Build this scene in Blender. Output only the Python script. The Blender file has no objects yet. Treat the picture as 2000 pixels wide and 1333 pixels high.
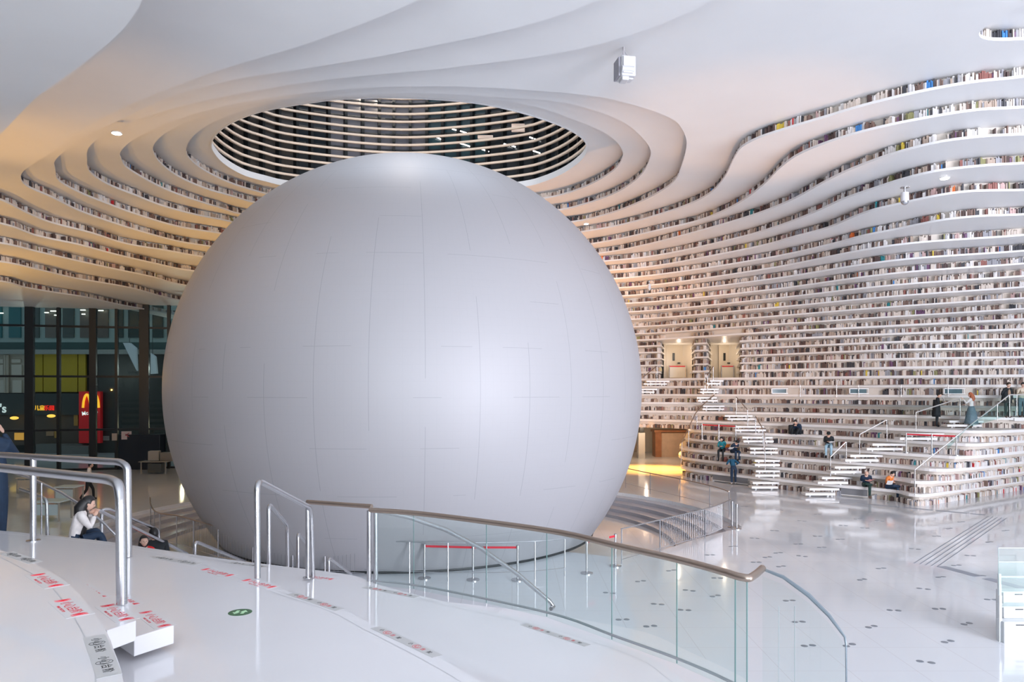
import bpy, bmesh, math, random
from mathutils import Vector, Matrix
from bisect import bisect_left
# ---------------------------------------------------------------- camera, world, lamps, exposure
F = 1450.0; CX = 1000.0; HY = 762.0; H = 5.0        # focal length in px, centre column, horizon row, eye height
scn = bpy.context.scene
COL = scn.collection
cd = bpy.data.cameras.new('camera'); cam = bpy.data.objects.new('camera', cd); COL.objects.link(cam)
cam.location = (0, 0, H); cam.rotation_euler = (math.pi/2, 0, 0)
cd.sensor_width = 36.0; cd.lens = F/2000*36.0; cd.shift_y = (HY-666.5)/2000.0; cd.clip_end = 400; cd.clip_start = 0.1
scn.camera = cam
scn.view_settings.view_transform = 'Standard'; scn.view_settings.look = 'None'
scn.view_settings.gamma = 1.0; scn.view_settings.use_curve_mapping = False
scn.view_settings.exposure = 0.30
try:
    scn.cycles.max_bounces = 10; scn.cycles.diffuse_bounces = 6; scn.cycles.glossy_bounces = 4; scn.cycles.transparent_max_bounces = 16
    scn.cycles.use_denoising = True
    scn.cycles.sample_clamp_indirect = 6.0
except Exception: pass
w = bpy.data.worlds.new('world'); scn.world = w; w.use_nodes = True
nt = w.node_tree; nt.nodes.clear()
wo = nt.nodes.new('ShaderNodeOutputWorld'); bg = nt.nodes.new('ShaderNodeBackground')
tc = nt.nodes.new('ShaderNodeTexCoord'); sx = nt.nodes.new('ShaderNodeSeparateXYZ'); rmp = nt.nodes.new('ShaderNodeValToRGB')
nt.links.new(tc.outputs['Generated'], sx.inputs[0]); nt.links.new(sx.outputs['Z'], rmp.inputs[0])
rmp.color_ramp.elements[0].position = 0.0; rmp.color_ramp.elements[0].color = (0.86, 0.90, 1.0, 1)
rmp.color_ramp.elements[1].position = 0.7; rmp.color_ramp.elements[1].color = (0.70, 0.82, 1.0, 1)
nt.links.new(rmp.outputs[0], bg.inputs[0]); bg.inputs[1].default_value = 0.7
nt.links.new(bg.outputs[0], wo.inputs[0])

def lamp(name, kind, loc, energy, color, size=0.3, target=None, size_y=None, spot=None):
    d = bpy.data.lights.new(name, kind); d.energy = energy; d.color = color
    if kind == 'AREA':
        d.size = size
        if size_y: d.shape = 'RECTANGLE'; d.size_y = size_y
    elif kind != 'SUN': d.shadow_soft_size = size
    if kind == 'SPOT': d.spot_size = spot or 1.2; d.spot_blend = 0.6
    o = bpy.data.objects.new(name, d); COL.objects.link(o); o.location = loc
    if target is not None:
        o.rotation_euler = (Vector(target)-Vector(loc)).to_track_quat('-Z', 'Y').to_euler()
    return o
WARM = (1.0, 0.62, 0.27); WARM2 = (1.0, 0.72, 0.48)
UPW = (1.0, 0.50, 0.06); UPR = (1.0, 0.48, 0.17)
lamp('warm_fill_spot', 'SPOT', (-21.5, 24.0, 5.2), 800, UPW, 0.04, (-18, 29, 11.2), spot=1.9)  # warm spots added to gild soffits and wall, standing in for shelf lighting
lamp('warm_fill_spot', 'SPOT', (-15.5, 19.0, 6.0), 480, UPW, 0.04, (-14, 23, 12.0), spot=2.0)
lamp('warm_fill_spot', 'SPOT', (-25.0, 31.0, 5.0), 760, UPW, 0.04, (-21, 36, 10.2), spot=2.0)
lamp('warm_fill_spot', 'SPOT', (-10.5, 34.5, 5.0), 780, UPW, 0.04, (-13, 35.5, 11.5), spot=1.8)
lamp('warm_fill_spot', 'SPOT', (-12.5, 21.5, 0.2), 1250, (1.0, 0.55, 0.18), 0.3, (-11.0, 18.5, 13.0), spot=0.95)
lamp('warm_fill_spot', 'SPOT', (8.6, 23.5, 0.2), 1300, UPR, 0.3, (6.6, 21.5, 13.4), spot=0.75)
lamp('warm_fill_spot', 'SPOT', (-20.0, 34.0, 6.0), 500, UPW, 0.04, (-10.5, 28.5, 4.5), spot=0.8)  # added to turn the sphere's left side browner
lamp('warm_fill_spot', 'SPOT', (0.5, 35.5, 5.0), 1300, UPR, 0.04, (3.5, 35.0, 13.0), spot=1.9)
lamp('warm_fill_spot', 'SPOT', (1.0, 38.0, 5.5), 950, UPR, 0.04, (9, 44.5, 11.0), spot=1.9)
lamp('lobby_lamp', 'SPOT', (9.2, 47.0, 2.9), 3300, (1.0, 0.42, 0.07), 0.05, (8.9, 46.7, 0), spot=1.95)
lamp('lobby_lamp', 'POINT', (9.5, 52.5, 2.4), 90, (1.0, 0.76, 0.56), 0.05)
lamp('drum_fill', 'POINT', (-4.0, 26.5, 20.6), 450, (1.0, 0.84, 0.70), 0.1)  # unseen warm point added to bring out the louver rings
lamp('niche_lamp', 'POINT', (11.3, 50.3, 7.4), 22, (1.0, 0.80, 0.60), 0.03)
lamp('niche_lamp', 'POINT', (14.4, 50.3, 7.4), 22, (1.0, 0.80, 0.60), 0.03)
lamp('mall_fill', 'POINT', (-34, 52.0, 6.5), 170, (1.0, 0.98, 0.92), 0.1)  # three points added to brighten the mall front
lamp('mall_fill', 'POINT', (-24, 53.5, 6.5), 170, (1.0, 0.98, 0.92), 0.1)
lamp('mall_fill', 'POINT', (-24, 54.0, 2.5), 90, (1.0, 0.75, 0.5), 0.1)
# daylight from the tall glazed facade behind the viewer, to the right
o_ = lamp('daylight_area', 'AREA', (25, -11, 8.0), 6200, (0.90, 0.90, 1.0), 17, (12, 31, 4.5), size_y=13); o_.data.spread = 1.75
o_ = lamp('daylight_area', 'AREA', (0, -13, 5.5), 1350, (0.84, 0.92, 1.0), 10, (-4, 4, 13), size_y=6); o_.data.spread = 1.75  # second area light added, aimed upward to brighten the near-left ceiling
lamp('atrium_daylight', 'AREA', (-3, 27, 24.5), 900, (0.75, 0.86, 1.0), 11, (-3.5, 26.0, 0))

# ---------------------------------------------------------------- helpers
def P(px, py, z):
    Y = F*(z-H)/(HY-py); return Vector(((px-CX)/F*Y, Y, z))
def PY(px, py, Y):
    return Vector(((px-CX)/F*Y, Y, H+(HY-py)*Y/F))
def px_of(p): return (CX+F*p[0]/p[1], HY-F*(p[2]-H)/p[1])

MATS = {}
def nodes_of(m):
    m.use_nodes = True; n = m.node_tree.nodes
    return n, m.node_tree.links, next(x for x in n if x.type == 'BSDF_PRINCIPLED')
def mat(name, col, rough=0.5, metal=0.0, var=0.0, scale=4.0, bump=0.0, spec=0.5, emit=0.0, coat=0.0):
    if name in MATS: return MATS[name]
    m = bpy.data.materials.new(name); n, l, b = nodes_of(m)
    b.inputs['Base Color'].default_value = (*col, 1); b.inputs['Roughness'].default_value = rough
    b.inputs['Metallic'].default_value = metal; b.inputs['Specular IOR Level'].default_value = spec
    if coat: b.inputs['Coat Weight'].default_value = coat; b.inputs['Coat Roughness'].default_value = 0.05
    if emit:
        b.inputs['Emission Color'].default_value = (*col, 1); b.inputs['Emission Strength'].default_value = emit
    if var or bump:
        t = n.new('ShaderNodeTexCoord'); no = n.new('ShaderNodeTexNoise'); no.inputs['Scale'].default_value = scale
        no.inputs['Detail'].default_value = 4; l.new(t.outputs['Object'], no.inputs['Vector'])
        if var:
            r = n.new('ShaderNodeValToRGB'); l.new(no.outputs['Fac'], r.inputs[0])
            r.color_ramp.elements[0].position = 0.3; r.color_ramp.elements[1].position = 0.7
            r.color_ramp.elements[0].color = (*[max(0, c*(1-var)) for c in col], 1)
            r.color_ramp.elements[1].color = (*[min(1, c*(1+var)) for c in col], 1)
            l.new(r.outputs[0], b.inputs['Base Color'])
        if bump:
            bp = n.new('ShaderNodeBump'); bp.inputs['Strength'].default_value = bump; bp.inputs['Distance'].default_value = 0.02
            l.new(no.outputs['Fac'], bp.inputs['Height']); l.new(bp.outputs[0], b.inputs['Normal'])
    MATS[name] = m; return m
def glass_mat(name, tint, refl=0.10, rough=0.02):
    if name in MATS: return MATS[name]
    m = bpy.data.materials.new(name); m.use_nodes = True; nt = m.node_tree; nt.nodes.clear()
    o = nt.nodes.new('ShaderNodeOutputMaterial'); mx = nt.nodes.new('ShaderNodeMixShader')
    tr = nt.nodes.new('ShaderNodeBsdfTransparent'); tr.inputs[0].default_value = (*tint, 1)
    gl = nt.nodes.new('ShaderNodeBsdfGlossy'); gl.inputs['Roughness'].default_value = rough
    fr = nt.nodes.new('ShaderNodeLayerWeight'); fr.inputs[0].default_value = 0.5
    pw = nt.nodes.new('ShaderNodeMath'); pw.operation = 'POWER'; pw.inputs[1].default_value = 4.0; nt.links.new(fr.outputs['Facing'], pw.inputs[0])
    ml = nt.nodes.new('ShaderNodeMath'); ml.operation = 'MULTIPLY_ADD'; ml.inputs[1].default_value = 0.35; ml.inputs[2].default_value = refl*0.25; nt.links.new(pw.outputs[0], ml.inputs[0])
    nt.links.new(ml.outputs[0], mx.inputs[0]); nt.links.new(tr.outputs[0], mx.inputs[1]); nt.links.new(gl.outputs[0], mx.inputs[2])
    nt.links.new(mx.outputs[0], o.inputs[0]); MATS[name] = m; return m

M_PL = mat('white_plaster', (0.79, 0.79, 0.79), 0.45, var=0.02, scale=0.6)
M_SH = mat('white_shelf_board', (0.84, 0.82, 0.80), 0.35, var=0.015, scale=1.5)
M_BK = mat('cream_shelf_back', (0.74, 0.68, 0.61), 0.6, var=0.03, scale=2)
M_STEP = mat('polished_white_stone', (0.84, 0.835, 0.86), 0.09, var=0.015, scale=1.2, coat=0.2)
M_STEEL = mat('brushed_steel', (0.58, 0.58, 0.60), 0.26, 1.0, bump=0.05, scale=60)
M_STEELB = mat('warm_reflection_steel', (0.45, 0.36, 0.30), 0.38, 1.0, bump=0.05, scale=60)  # warm reflection put into the steel's base colour
M_STEELW = mat('lit_steel', (0.86, 0.85, 0.84), 0.42, 0.8)  # lighter steel copy, light on the wall rails put into its colour
M_RST = mat('grey_step_stone', (0.46, 0.47, 0.52), 0.2, var=0.03)
M_DARK = mat('dark_metal', (0.02, 0.025, 0.028), 0.35, 0.3)
M_BLK = mat('black_paint', (0.012, 0.014, 0.016), 0.4)
M_GL = glass_mat('clear_glass', (0.93, 0.975, 0.965), 0.12)
M_GLE = mat('green_glass_edge', (0.22, 0.36, 0.35), 0.5, spec=0.3)
M_RED = mat('red_belt', (0.65, 0.02, 0.04), 0.6)
M_LED = mat('lamp_glow', (1.0, 0.97, 0.92), 0.5, emit=25.0)

class MB:
    """collects shapes into one mesh"""
    def __init__(s): s.v = []; s.f = []; s.m = []; s.mats = []
    def mi(s, m):
        if m not in s.mats: s.mats.append(m)
        return s.mats.index(m)
    def add(s, vs, fs, m=None):
        k = len(s.v); i = s.mi(m) if m else 0
        s.v += [tuple(v) for v in vs]
        for f in fs: s.f.append(tuple(k+j for j in f)); s.m.append(i)
        return s
    def box(s, c, size, rz=0.0, m=None, rot=None):
        hx, hy, hz = size[0]/2, size[1]/2, size[2]/2
        R = rot if rot is not None else Matrix.Rotation(rz, 3, 'Z')
        c = Vector(c)
        vs = [c+R@Vector((a*hx, b*hy, d*hz)) for a in (-1, 1) for b in (-1, 1) for d in (-1, 1)]
        return s.add(vs, [(0, 1, 3, 2), (4, 6, 7, 5), (0, 4, 5, 1), (2, 3, 7, 6), (0, 2, 6, 4), (1, 5, 7, 3)], m)
    def tube(s, pts, r, n=10, m=None, closed=False, caps=True):
        pts = [Vector(p) for p in pts]; N = len(pts); rr = r if isinstance(r, (list, tuple)) else [r]*N
        rings = []; up = None
        for i, p in enumerate(pts):
            a = pts[(i-1) % N] if (i > 0 or closed) else p; b = pts[(i+1) % N] if (i < N-1 or closed) else p
            t = (b-a).normalized() if (b-a).length > 1e-9 else Vector((0, 0, 1))
            if up is None: up = t.orthogonal().normalized()
            else:
                up = (up-t*up.dot(t)); up = up.normalized() if up.length > 1e-6 else t.orthogonal().normalized()
            bn = t.cross(up)
            rings.append([p+(up*math.cos(2*math.pi*k/n)+bn*math.sin(2*math.pi*k/n))*rr[i] for k in range(n)])
        vs = [v for ring in rings for v in ring]; fs = []
        for i in range(N-1 if not closed else N):
            j = (i+1) % N
            for k in range(n): fs.append((i*n+k, i*n+(k+1) % n, j*n+(k+1) % n, j*n+k))
        if caps and not closed: fs.append(tuple(reversed(range(n)))); fs.append(tuple((N-1)*n+k for k in range(n)))
        return s.add(vs, fs, m)
    def cyl(s, c, r, h, n=20, m=None, r2=None):
        r2 = r if r2 is None else r2; c = Vector(c)
        vs = [c+Vector((r*math.cos(2*math.pi*k/n), r*math.sin(2*math.pi*k/n), 0)) for k in range(n)]
        vs += [c+Vector((r2*math.cos(2*math.pi*k/n), r2*math.sin(2*math.pi*k/n), h)) for k in range(n)]
        return s.add(vs, [(k, (k+1) % n, n+(k+1) % n, n+k) for k in range(n)]+[tuple(reversed(range(n))), tuple(range(n, 2*n))], m)
    def ell(s, c, rad, R=None, nu=14, nv=9, m=None, warp=None):
        c = Vector(c); R = R or Matrix.Identity(3); vs = []; fs = []
        for j in range(nv+1):
            th = math.pi*j/nv
            for i in range(nu):
                ph = 2*math.pi*i/nu
                q = Vector((rad[0]*math.sin(th)*math.cos(ph), rad[1]*math.sin(th)*math.sin(ph), rad[2]*math.cos(th)))
                if warp: q = warp(q)
                vs.append(c+R@q)
        for j in range(nv):
            for i in range(nu): fs.append((j*nu+i, (j+1)*nu+i, (j+1)*nu+(i+1) % nu, j*nu+(i+1) % nu))
        return s.add(vs, fs, m)
    def build(s, name, m=None, parent=None, smooth=False, bevel=0.0):
        me = bpy.data.meshes.new(name); me.from_pydata(s.v, [], s.f)
        ms = s.mats or [m]
        for x in ms: me.materials.append(x)
        if s.mats: me.polygons.foreach_set('material_index', s.m)
        if smooth: me.polygons.foreach_set('use_smooth', [True]*len(me.polygons))
        me.update(); o = bpy.data.objects.new(name, me); COL.objects.link(o)
        if smooth:
            try:
                bm = bmesh.new(); bm.from_mesh(me)
                for e in bm.edges:
                    if len(e.link_faces) == 2 and e.calc_face_angle(0) > 0.7: e.smooth = False
                bm.to_mesh(me); bm.free()
            except Exception: pass
        if bevel:
            md = o.modifiers.new('edge', 'BEVEL'); md.width = bevel; md.segments = 2; md.limit_method = 'ANGLE'
        if parent is not None:
            o.parent = parent
            o.matrix_parent_inverse = Matrix.Translation(parent.location).inverted()
        return o
def tag(o, label=None, cat=None, group=None, kind=None):
    if label: o['label'] = label
    if cat: o['category'] = cat
    if group: o['group'] = group
    if kind: o['kind'] = kind
    return o
def thing(name, loc, label, cat, group=None):
    o = bpy.data.objects.new(name, None); COL.objects.link(o); o.location = loc; o.empty_display_size = 0.2
    return tag(o, label, cat, group)
def catmull(pts, step=0.3, closed=False):
    """centripetal catmull-rom through xy points, resampled"""
    pts = [Vector((p[0], p[1])) for p in pts]; N = len(pts); out = []
    g = (lambda i: pts[i % N]) if closed else (lambda i: pts[i] if 0 <= i < N else (pts[0]*2-pts[1] if i < 0 else pts[-1]*2-pts[-2]))
    for i in range(N if closed else N-1):
        p0, p1, p2, p3 = g(i-1), g(i), g(i+1), g(i+2)
        t0 = 0; t1 = t0+max((p1-p0).length, 1e-6)**.5; t2 = t1+max((p2-p1).length, 1e-6)**.5; t3 = t2+max((p3-p2).length, 1e-6)**.5
        k = max(2, int((p2-p1).length/step)+1)
        for j in range(k):
            t = t1+(t2-t1)*j/k
            A1 = p0*((t1-t)/(t1-t0))+p1*((t-t0)/(t1-t0)); A2 = p1*((t2-t)/(t2-t1))+p2*((t-t1)/(t2-t1)); A3 = p2*((t3-t)/(t3-t2))+p3*((t-t2)/(t3-t2))
            B1 = A1*((t2-t)/(t2-t0))+A2*((t-t0)/(t2-t0)); B2 = A2*((t3-t)/(t3-t1))+A3*((t-t1)/(t3-t1))
            out.append(B1*((t2-t)/(t2-t1))+B2*((t-t1)/(t2-t1)))
    if not closed: out.append(pts[-1].copy())
    return out
def normals(c, closed=False):
    """left-hand normals of a 2-D polyline"""
    N = len(c); out = []
    for i in range(N):
        a = c[(i-1) % N] if (closed or i > 0) else c[i]; b = c[(i+1) % N] if (closed or i < N-1) else c[i]
        t = (b-a); t = t.normalized() if t.length > 1e-9 else Vector((1, 0)); out.append(Vector((-t.y, t.x)))
    return out
def offset(c, d, closed=False):
    return [p+n*d for p, n in zip(c, normals(c, closed))]
def plate(name, loops, z0, z1, m, parent=None, bevel=0):
    """a flat board of thickness z1-z0 with the given closed outlines (first outer, others holes)"""
    bm = bmesh.new(); edges = []
    for lp in loops:
        vs = [bm.verts.new((p[0], p[1], z1)) for p in lp]
        for i in range(len(vs)): edges.append(bm.edges.new((vs[i], vs[(i+1) % len(vs)])))
    bmesh.ops.triangle_fill(bm, use_beauty=True, use_dissolve=False, edges=edges, normal=(0, 0, 1))
    for f in bm.faces:
        f.normal_update()
        if f.normal.z < 0: f.normal_flip()
    top = [[v.co.copy() for v in f.verts] for f in bm.faces]; bm.free()
    if len(loops) == 1:
        from mathutils.geometry import tessellate_polygon
        L3 = [Vector((p[0], p[1], z1)) for p in loops[0]]; top = []
        for tri in tessellate_polygon([L3]):
            t = [L3[i] for i in tri]; n_ = (t[1]-t[0]).cross(t[2]-t[0])
            top.append(t if n_.z > 0 else t[::-1])
    mb = MB()
    for t in top:
        mb.add(t, [tuple(range(len(t)))]); b = [Vector((q.x, q.y, z0)) for q in reversed(t)]; mb.add(b, [tuple(range(len(b)))])
    for lp in loops:
        N = len(lp); vs = [(p[0], p[1], z1) for p in lp]+[(p[0], p[1], z0) for p in lp]
        mb.add(vs, [(i, (i+1) % N, N+(i+1) % N, N+i) for i in range(N)])
    o = mb.build(name, m, parent)
    bm = bmesh.new(); bm.from_mesh(o.data); bmesh.ops.remove_doubles(bm, verts=bm.verts, dist=1e-4)
    bmesh.ops.recalc_face_normals(bm, faces=bm.faces); bm.to_mesh(o.data); bm.free()
    return o
def strip(name, c, z0, z1, m, parent=None, closed=False, thick=0.03):
    """a vertical wall following a plan curve"""
    N = len(c); d = offset(c, thick, closed); mb = MB()
    vs = [(p.x, p.y, z0) for p in c]+[(p.x, p.y, z1) for p in c]+[(p.x, p.y, z0) for p in d]+[(p.x, p.y, z1) for p in d]; fs = []
    for i in range(N if closed else N-1):
        j = (i+1) % N
        fs += [(i, j, N+j, N+i), (2*N+j, 2*N+i, 3*N+i, 3*N+j), (N+i, N+j, 3*N+j, 3*N+i), (j, i, 2*N+i, 2*N+j)]
    mb.add(vs, fs); return mb.build(name, m, parent, smooth=True)
ORD = ['zeroth','first','second','third','fourth','fifth','sixth','seventh','eighth','ninth','tenth','eleventh','twelfth','thirteenth','fourteenth','fifteenth','sixteenth','seventeenth','eighteenth','nineteenth','twentieth','twenty-first','twenty-second','twenty-third','twenty-fourth','twenty-fifth','twenty-sixth','twenty-seventh','twenty-eighth','twenty-ninth','thirtieth']
# ---------------------------------------------------------------- level heights
Z = [0.526*n for n in range(11)]
for n in range(11, 36):
    r = 0.526-(0.526-0.32)/8*(n-10) if n < 18 else 0.32
    Z.append(Z[-1]+r)
ZB = [z-(0.13 if n <= 12 else 0.10 if n <= 17 else 0.07) for n, z in enumerate(Z)]      # undersides of the boards
SC = Vector((-3.58, 26.6, 5.0)); SR = 8.11                      # the sphere
# plan curves of the shelf edges, each traced on its own level's plane (a px, py list at height Z[n])
TR = {
 1: [(1330,906),(1337,914),(1390,922),(1500,934),(1620,946),(1750,958),(1775,964),(1800,966),(1830,963),(1869,957),(2000,938)],
 2: [(1326,886),(1334,893),(1420,904),(1500,911),(1620,922),(1750,934),(1788,940),(1812,940.5),(1845,938),(1890,934),(2000,920)],
 3: [(1328,868),(1337,876),(1420,884.5),(1500,891),(1620,900),(1750,909),(1815,915.5),(1842,916.5),(1880,914.5),(2000,901)],
 4: [(1336,850),(1348,857),(1440,864),(1500,868),(1620,875.5),(1750,884.5),(1840,890),(1866,891.5),(1900,890.5),(2000,881)],
 5: [(1344,834),(1356,840),(1440,845),(1500,847),(1620,852),(1750,859.5),(1870,866),(1900,867),(2000,860)],
 6: [(1250,819),(1500,827),(1620,831),(1750,836.5),(1900,841.5),(1940,841.5),(2000,839)],
 7: [(1250,804),(1500,807.5),(1620,809.5),(1750,812),(1900,815),(2000,816)],
 8: [(1250,788),(1500,789),(1750,791.5),(2000,793)],
}
C4 = {13:(717,710,702,695.6),14:(704,695,684,678),15:(690.6,680,668,660),16:(677.5,664,651.6,641),17:(663.5,648,634.7,621.6),
 18:(651,633.4,617,601.5),19:(637,617.5,597.5,580.6),20:(622,600.6,577,559),21:(607,583,555,537.5),22:(590,565,532,513),23:(574.5,544.4,506.6,488),24:(558,523,476.6,457)}
for n, ys in C4.items(): TR[n] = list(zip((1250, 1500, 1750, 2000), ys))
TR[25] = [(1250,539),(1500,502),(1631,473),(1687,458),(1750,445.6),(1844,427),(1913,420),(2000,416.6)]
TR[26] = [(1250,521.6),(1400,496),(1500,475),(1545,462),(1615,443),(1669,420.6),(1706,407.5),(1750,397),(1839,378),(1895,371),(2000,368.6)]
TR[27] = [(1250,502),(1440,463),(1500,446),(1545,430.5),(1597,409.5),(1650,385),(1720,361),(1750,351),(1825,332),(1930,320),(2000,316)]
TR[28] = [(1180,492),(1250,479),(1370,448),(1475,416.5),(1545,388.5),(1615,350),(1667,325.5),(1755,294),(1842,273),(1930,262.5),(2000,259)]
TR[29] = [(1160,474),(1300,444.5),(1370,427),(1440,395.5),(1492,357),(1527,322),(1562,297.5),(1632,269.5),(1720,245),(1825,224),(1912,211),(2000,206)]
TR[30] = [(1138,451),(1210,438),(1300,413),(1352,394),(1387,374.5),(1415,343),(1436,301),(1450,283),(1482,266),(1545,245),(1615,224),(1685,203),(1790,177),(1895,157.5),(2000,146)]
TR[31] = [(1115,432),(1175,419.5),(1227,402),(1280,377),(1315,353),(1332,318),(1341,276),(1336,255),(1322,234),(1297,220),(1245,202),(1175,185)]
TR[32] = [(1087,409),(1140,397),(1192,379),(1227,360),(1255,335),(1269,307),(1271,293),(1266,279),(1245,255),(1210,230),(1157,210),(1105,196)]
TR[33] = [(1058,386),(1105,376),(1140,363.5),(1175,346),(1200,328.5),(1215,307),(1216,293),(1206,275),(1175,252),(1122,230)]
TL = {  # the left-hand part of the upper levels, from the turn to where the sphere hides it
 23: [(0,547.5),(50,560),(102,569)],
 24: [(0,509),(75,525),(150,542.5),(195,550)],
 25: [(0,472.5),(75,490),(150,507.5),(225,524),(300,540),(337,551)],
 26: [(0,434),(75,459),(150,475),(225,495),(300,512.5),(375,527.5)],
 27: [(0,387),(50,412),(100,432.5),(175,452),(250,475),(325,487.5),(395,500)],
 28: [(42,335),(42,350),(55,362),(100,382),(150,407),(212,430),(275,450),(350,470),(412,480)],
 29: [(106,313),(108,328),(115,350),(157,374),(210,395.5),(262,415),(350,441),(434,455)],
 30: [(170,293),(170,308),(175,332),(210,357),(262,378),(315,399),(385,418),(448,430.5)],
 31: [(234,297),(237,308),(245,322),(280,345),(332,371),(385,390),(437,406),(469,416)],
 32: [(299,283),(301,297),(315,317),(350,343),(402,366),(455,381.5),(504,395)],
 33: [(366,278),(364,294),(371,308),(402,332),(455,357),(507,373),(528,378)],
}
NEAR = {  # near edges, seen as faint soft lines across the ceiling (right to left)
 28: [(900,-60),(800,0),(600,78),(400,140),(200,225),(105,290),(56,322)],
 29: [(1250,-60),(1100,20),(800,92),(595,128),(455,150),(332,184),(245,224),(168,262),(118,298)],
 30: [(1500,-80),(1350,15),(1150,85),(900,124),(640,150),(455,180),(300,218),(215,252),(178,278)],
 31: [(1050,172),(850,163),(640,172),(450,200),(330,235),(262,268),(242,284)],
 32: [(950,183),(800,177),(620,185),(525,192),(420,215),(350,241),(315,262)],
 33: [(1050,205),(950,189),(800,181),(640,185),(520,200),(430,228),(385,255)],
}
OCULUS = [(412,280),(420,298),(440,318),(480,340),(520,351),(554,359),(785,378),(1024,361),(1063,351),(1105,332),(1140,304),(1147,285),(1140,269),(1115,251),(1070,232),(1000,211),(930,197),(860,190),(755,186),(650,190),(620,194),(556,204),(508,214),(468,228),(440,243),(422,258)]
def xy(px, py, n): q = P(px, py, Z[n]); return Vector((q.x, q.y))
def cp(px, Y): return Vector(((px-CX)/F*Y, Y))
# levels 9..12 lie at eye height: their depth is read from the levels above and below
def depth_at(n, px):
    pts = TR[n]
    for (a, ya), (b, yb) in zip(pts, pts[1:]):
        if a <= px <= b:
            y = ya+(yb-ya)*(px-a)/(b-a); return F*(Z[n]-H)/(HY-y)
base = {}
for n in (9, 10, 11, 12):
    base[n] = []
    for px in (1250, 1400, 1500, 1625, 1750, 1875, 2000):
        a, b = depth_at(7, px), depth_at(13, px); base[n].append(cp(px, a+(b-a)*(n-7)/6.0))
TGT = {7:47.6, 8:48.3, 9:49.0, 10:49.5, 11:50.0, 12:50.0, 13:50.0, 14:49.6, 15:49.0, 16:48.2, 17:47.2}
def even(pts, n):
    # the wall stands nearly upright at eye height: depth kept smooth from ledge to ledge
    if n not in TGT: return pts
    dY = TGT[n]-pts[0].y; out = []
    for p in pts:
        px = CX+F*p.x/p.y; w_ = max(0, min(1, (2000-px)/750.0)); Y = p.y+dY*w_; out.append(cp(px, Y))
    return out
def right_ext(pts, n):
    a, b = pts[-2], pts[-1]; d = (b-a).normalized(); out = []
    if n <= 8: return [b+d*4, b+d*9]
    bend = 0.09 if n < 23 else 0.16
    p = b
    for k in range(4):
        d = Vector((d.x*math.cos(bend)+d.y*math.sin(bend), -d.x*math.sin(bend)+d.y*math.cos(bend))); p = p+d*2.5; out.append(p)
    return out
CUR = {}      # n -> (points, closed)
for n in range(1, 23):
    pts = base[n] if n in base else [xy(px, py, n) for px, py in TR[n]]
    pts = even(pts, n)
    if n >= 6:
        Y0 = pts[0].y; pts = [cp(700, Y0+2.0), cp(850, Y0+2.4), cp(1000, Y0+1.8), cp(1130, Y0+0.9)]+pts
    if n <= 5: pts = [pts[0]*(1+7/pts[0].y)+Vector((.8, 0)), pts[0]*(1+3/pts[0].y)+Vector((.3, 0))]+pts
    pts = pts+right_ext(pts, n)
    c = catmull(pts, 0.3)
    if 12 <= n <= 16:      # two recesses for the exit doors
        q = []
        for i, p in enumerate(c):
            px = CX+F*p.x/p.y
            if 1296 < px < 1351 or 1388 < px < 1443: q.append(Vector((p.x*52.2/p.y, 52.2)))
            else: q.append(p)
        c = q
    CUR[n] = (c, False)
for n in range(23, 34):
    R_ = [xy(px, py, n) for px, py in TR[n]]; L_ = [xy(px, py, n) for px, py in TL[n]]
    nr = [xy(px, py, n) for px, py in NEAR.get(n, [])]
    if n >= 31:
        mid = [cp(785, max(L_[-1].y, R_[0].y)+2.2)]; pts = L_+mid+R_+nr
    else:
        yl, yr = L_[-1].y, R_[0].y
        if n >= 26: mid = [cp(560, yl+(yr-yl)*.3+2.6), cp(800, (yl+yr)/2+3.6), cp(1000, yr+2.4)]
        else:
            q = L_[-1]; mid = [q+Vector((0.5, 2.0)), q+Vector((0.6, 7.0)), q+Vector((2.5, 14)), Vector((-6, 57)), cp(800, 52), cp(960, yr+4.0), cp(1110, yr+1.6)]
        e = right_ext(R_, n)[:2]
        if n == 30: back = e+[Vector((17.5, 6)), Vector((14, -4)), Vector((8, -3)), Vector((5.2, 6))]
        elif n == 29: back = e+[Vector((18.5, 6)), Vector((16, -6)), Vector((6, -6)), Vector((3, 6))]
        elif n == 28: back = e+[Vector((19.5, 6)), Vector((18, -8)), Vector((3, -8)), Vector((0.4, 6))]
        elif n == 27: back = e+[Vector((21, 6)), Vector((20, -10)), Vector((-1, -10)), Vector((-3.5, 5)), Vector((-5, 10)), xy(277,0,27), xy(245,52,27), xy(192,101,27), xy(130,148,27), xy(70,185,27), xy(0,259,27), Vector((-15.2, 20.8)), Vector((-17.4, 23.0))]
        elif n == 26: back = e+[Vector((22, 6)), Vector((22, -12)), Vector((-9, -12)), Vector((-12, 0)), Vector((-17, 10)), Vector((-20.5, 18)), Vector((-20.5, 24.5))]
        elif n == 25: back = e+[Vector((23, 6)), Vector((23, -12.5)), Vector((-16, -12.5)), Vector((-20, 8)), Vector((-23.5, 18)), Vector((-22.5, 26.5))]
        elif n == 24: back = e+[Vector((25, 6)), Vector((25, -13)), Vector((-20, -13)), Vector((-23, 8)), Vector((-25.5, 18)), Vector((-24.8, 28))]
        else: back = e+[Vector((27, 6)), Vector((27, -13.5)), Vector((-24, -13.5)), Vector((-26, 8)), Vector((-28.5, 18)), Vector((-27.8, 31))]
        pts = L_+mid+R_+back+nr
    CUR[n] = (catmull(pts, 0.3, True), True)
CUR[34] = (catmull([xy(px, py, 34) for px, py in OCULUS], 0.3, True), True)
FAR = 66.0
def wall_curve(n):
    """the curve that carries the books of row n (its back wall lies 0.27 behind)"""
    return CUR[n+1] if n <= 12 else CUR[n]
LEVELS = {}
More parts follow.
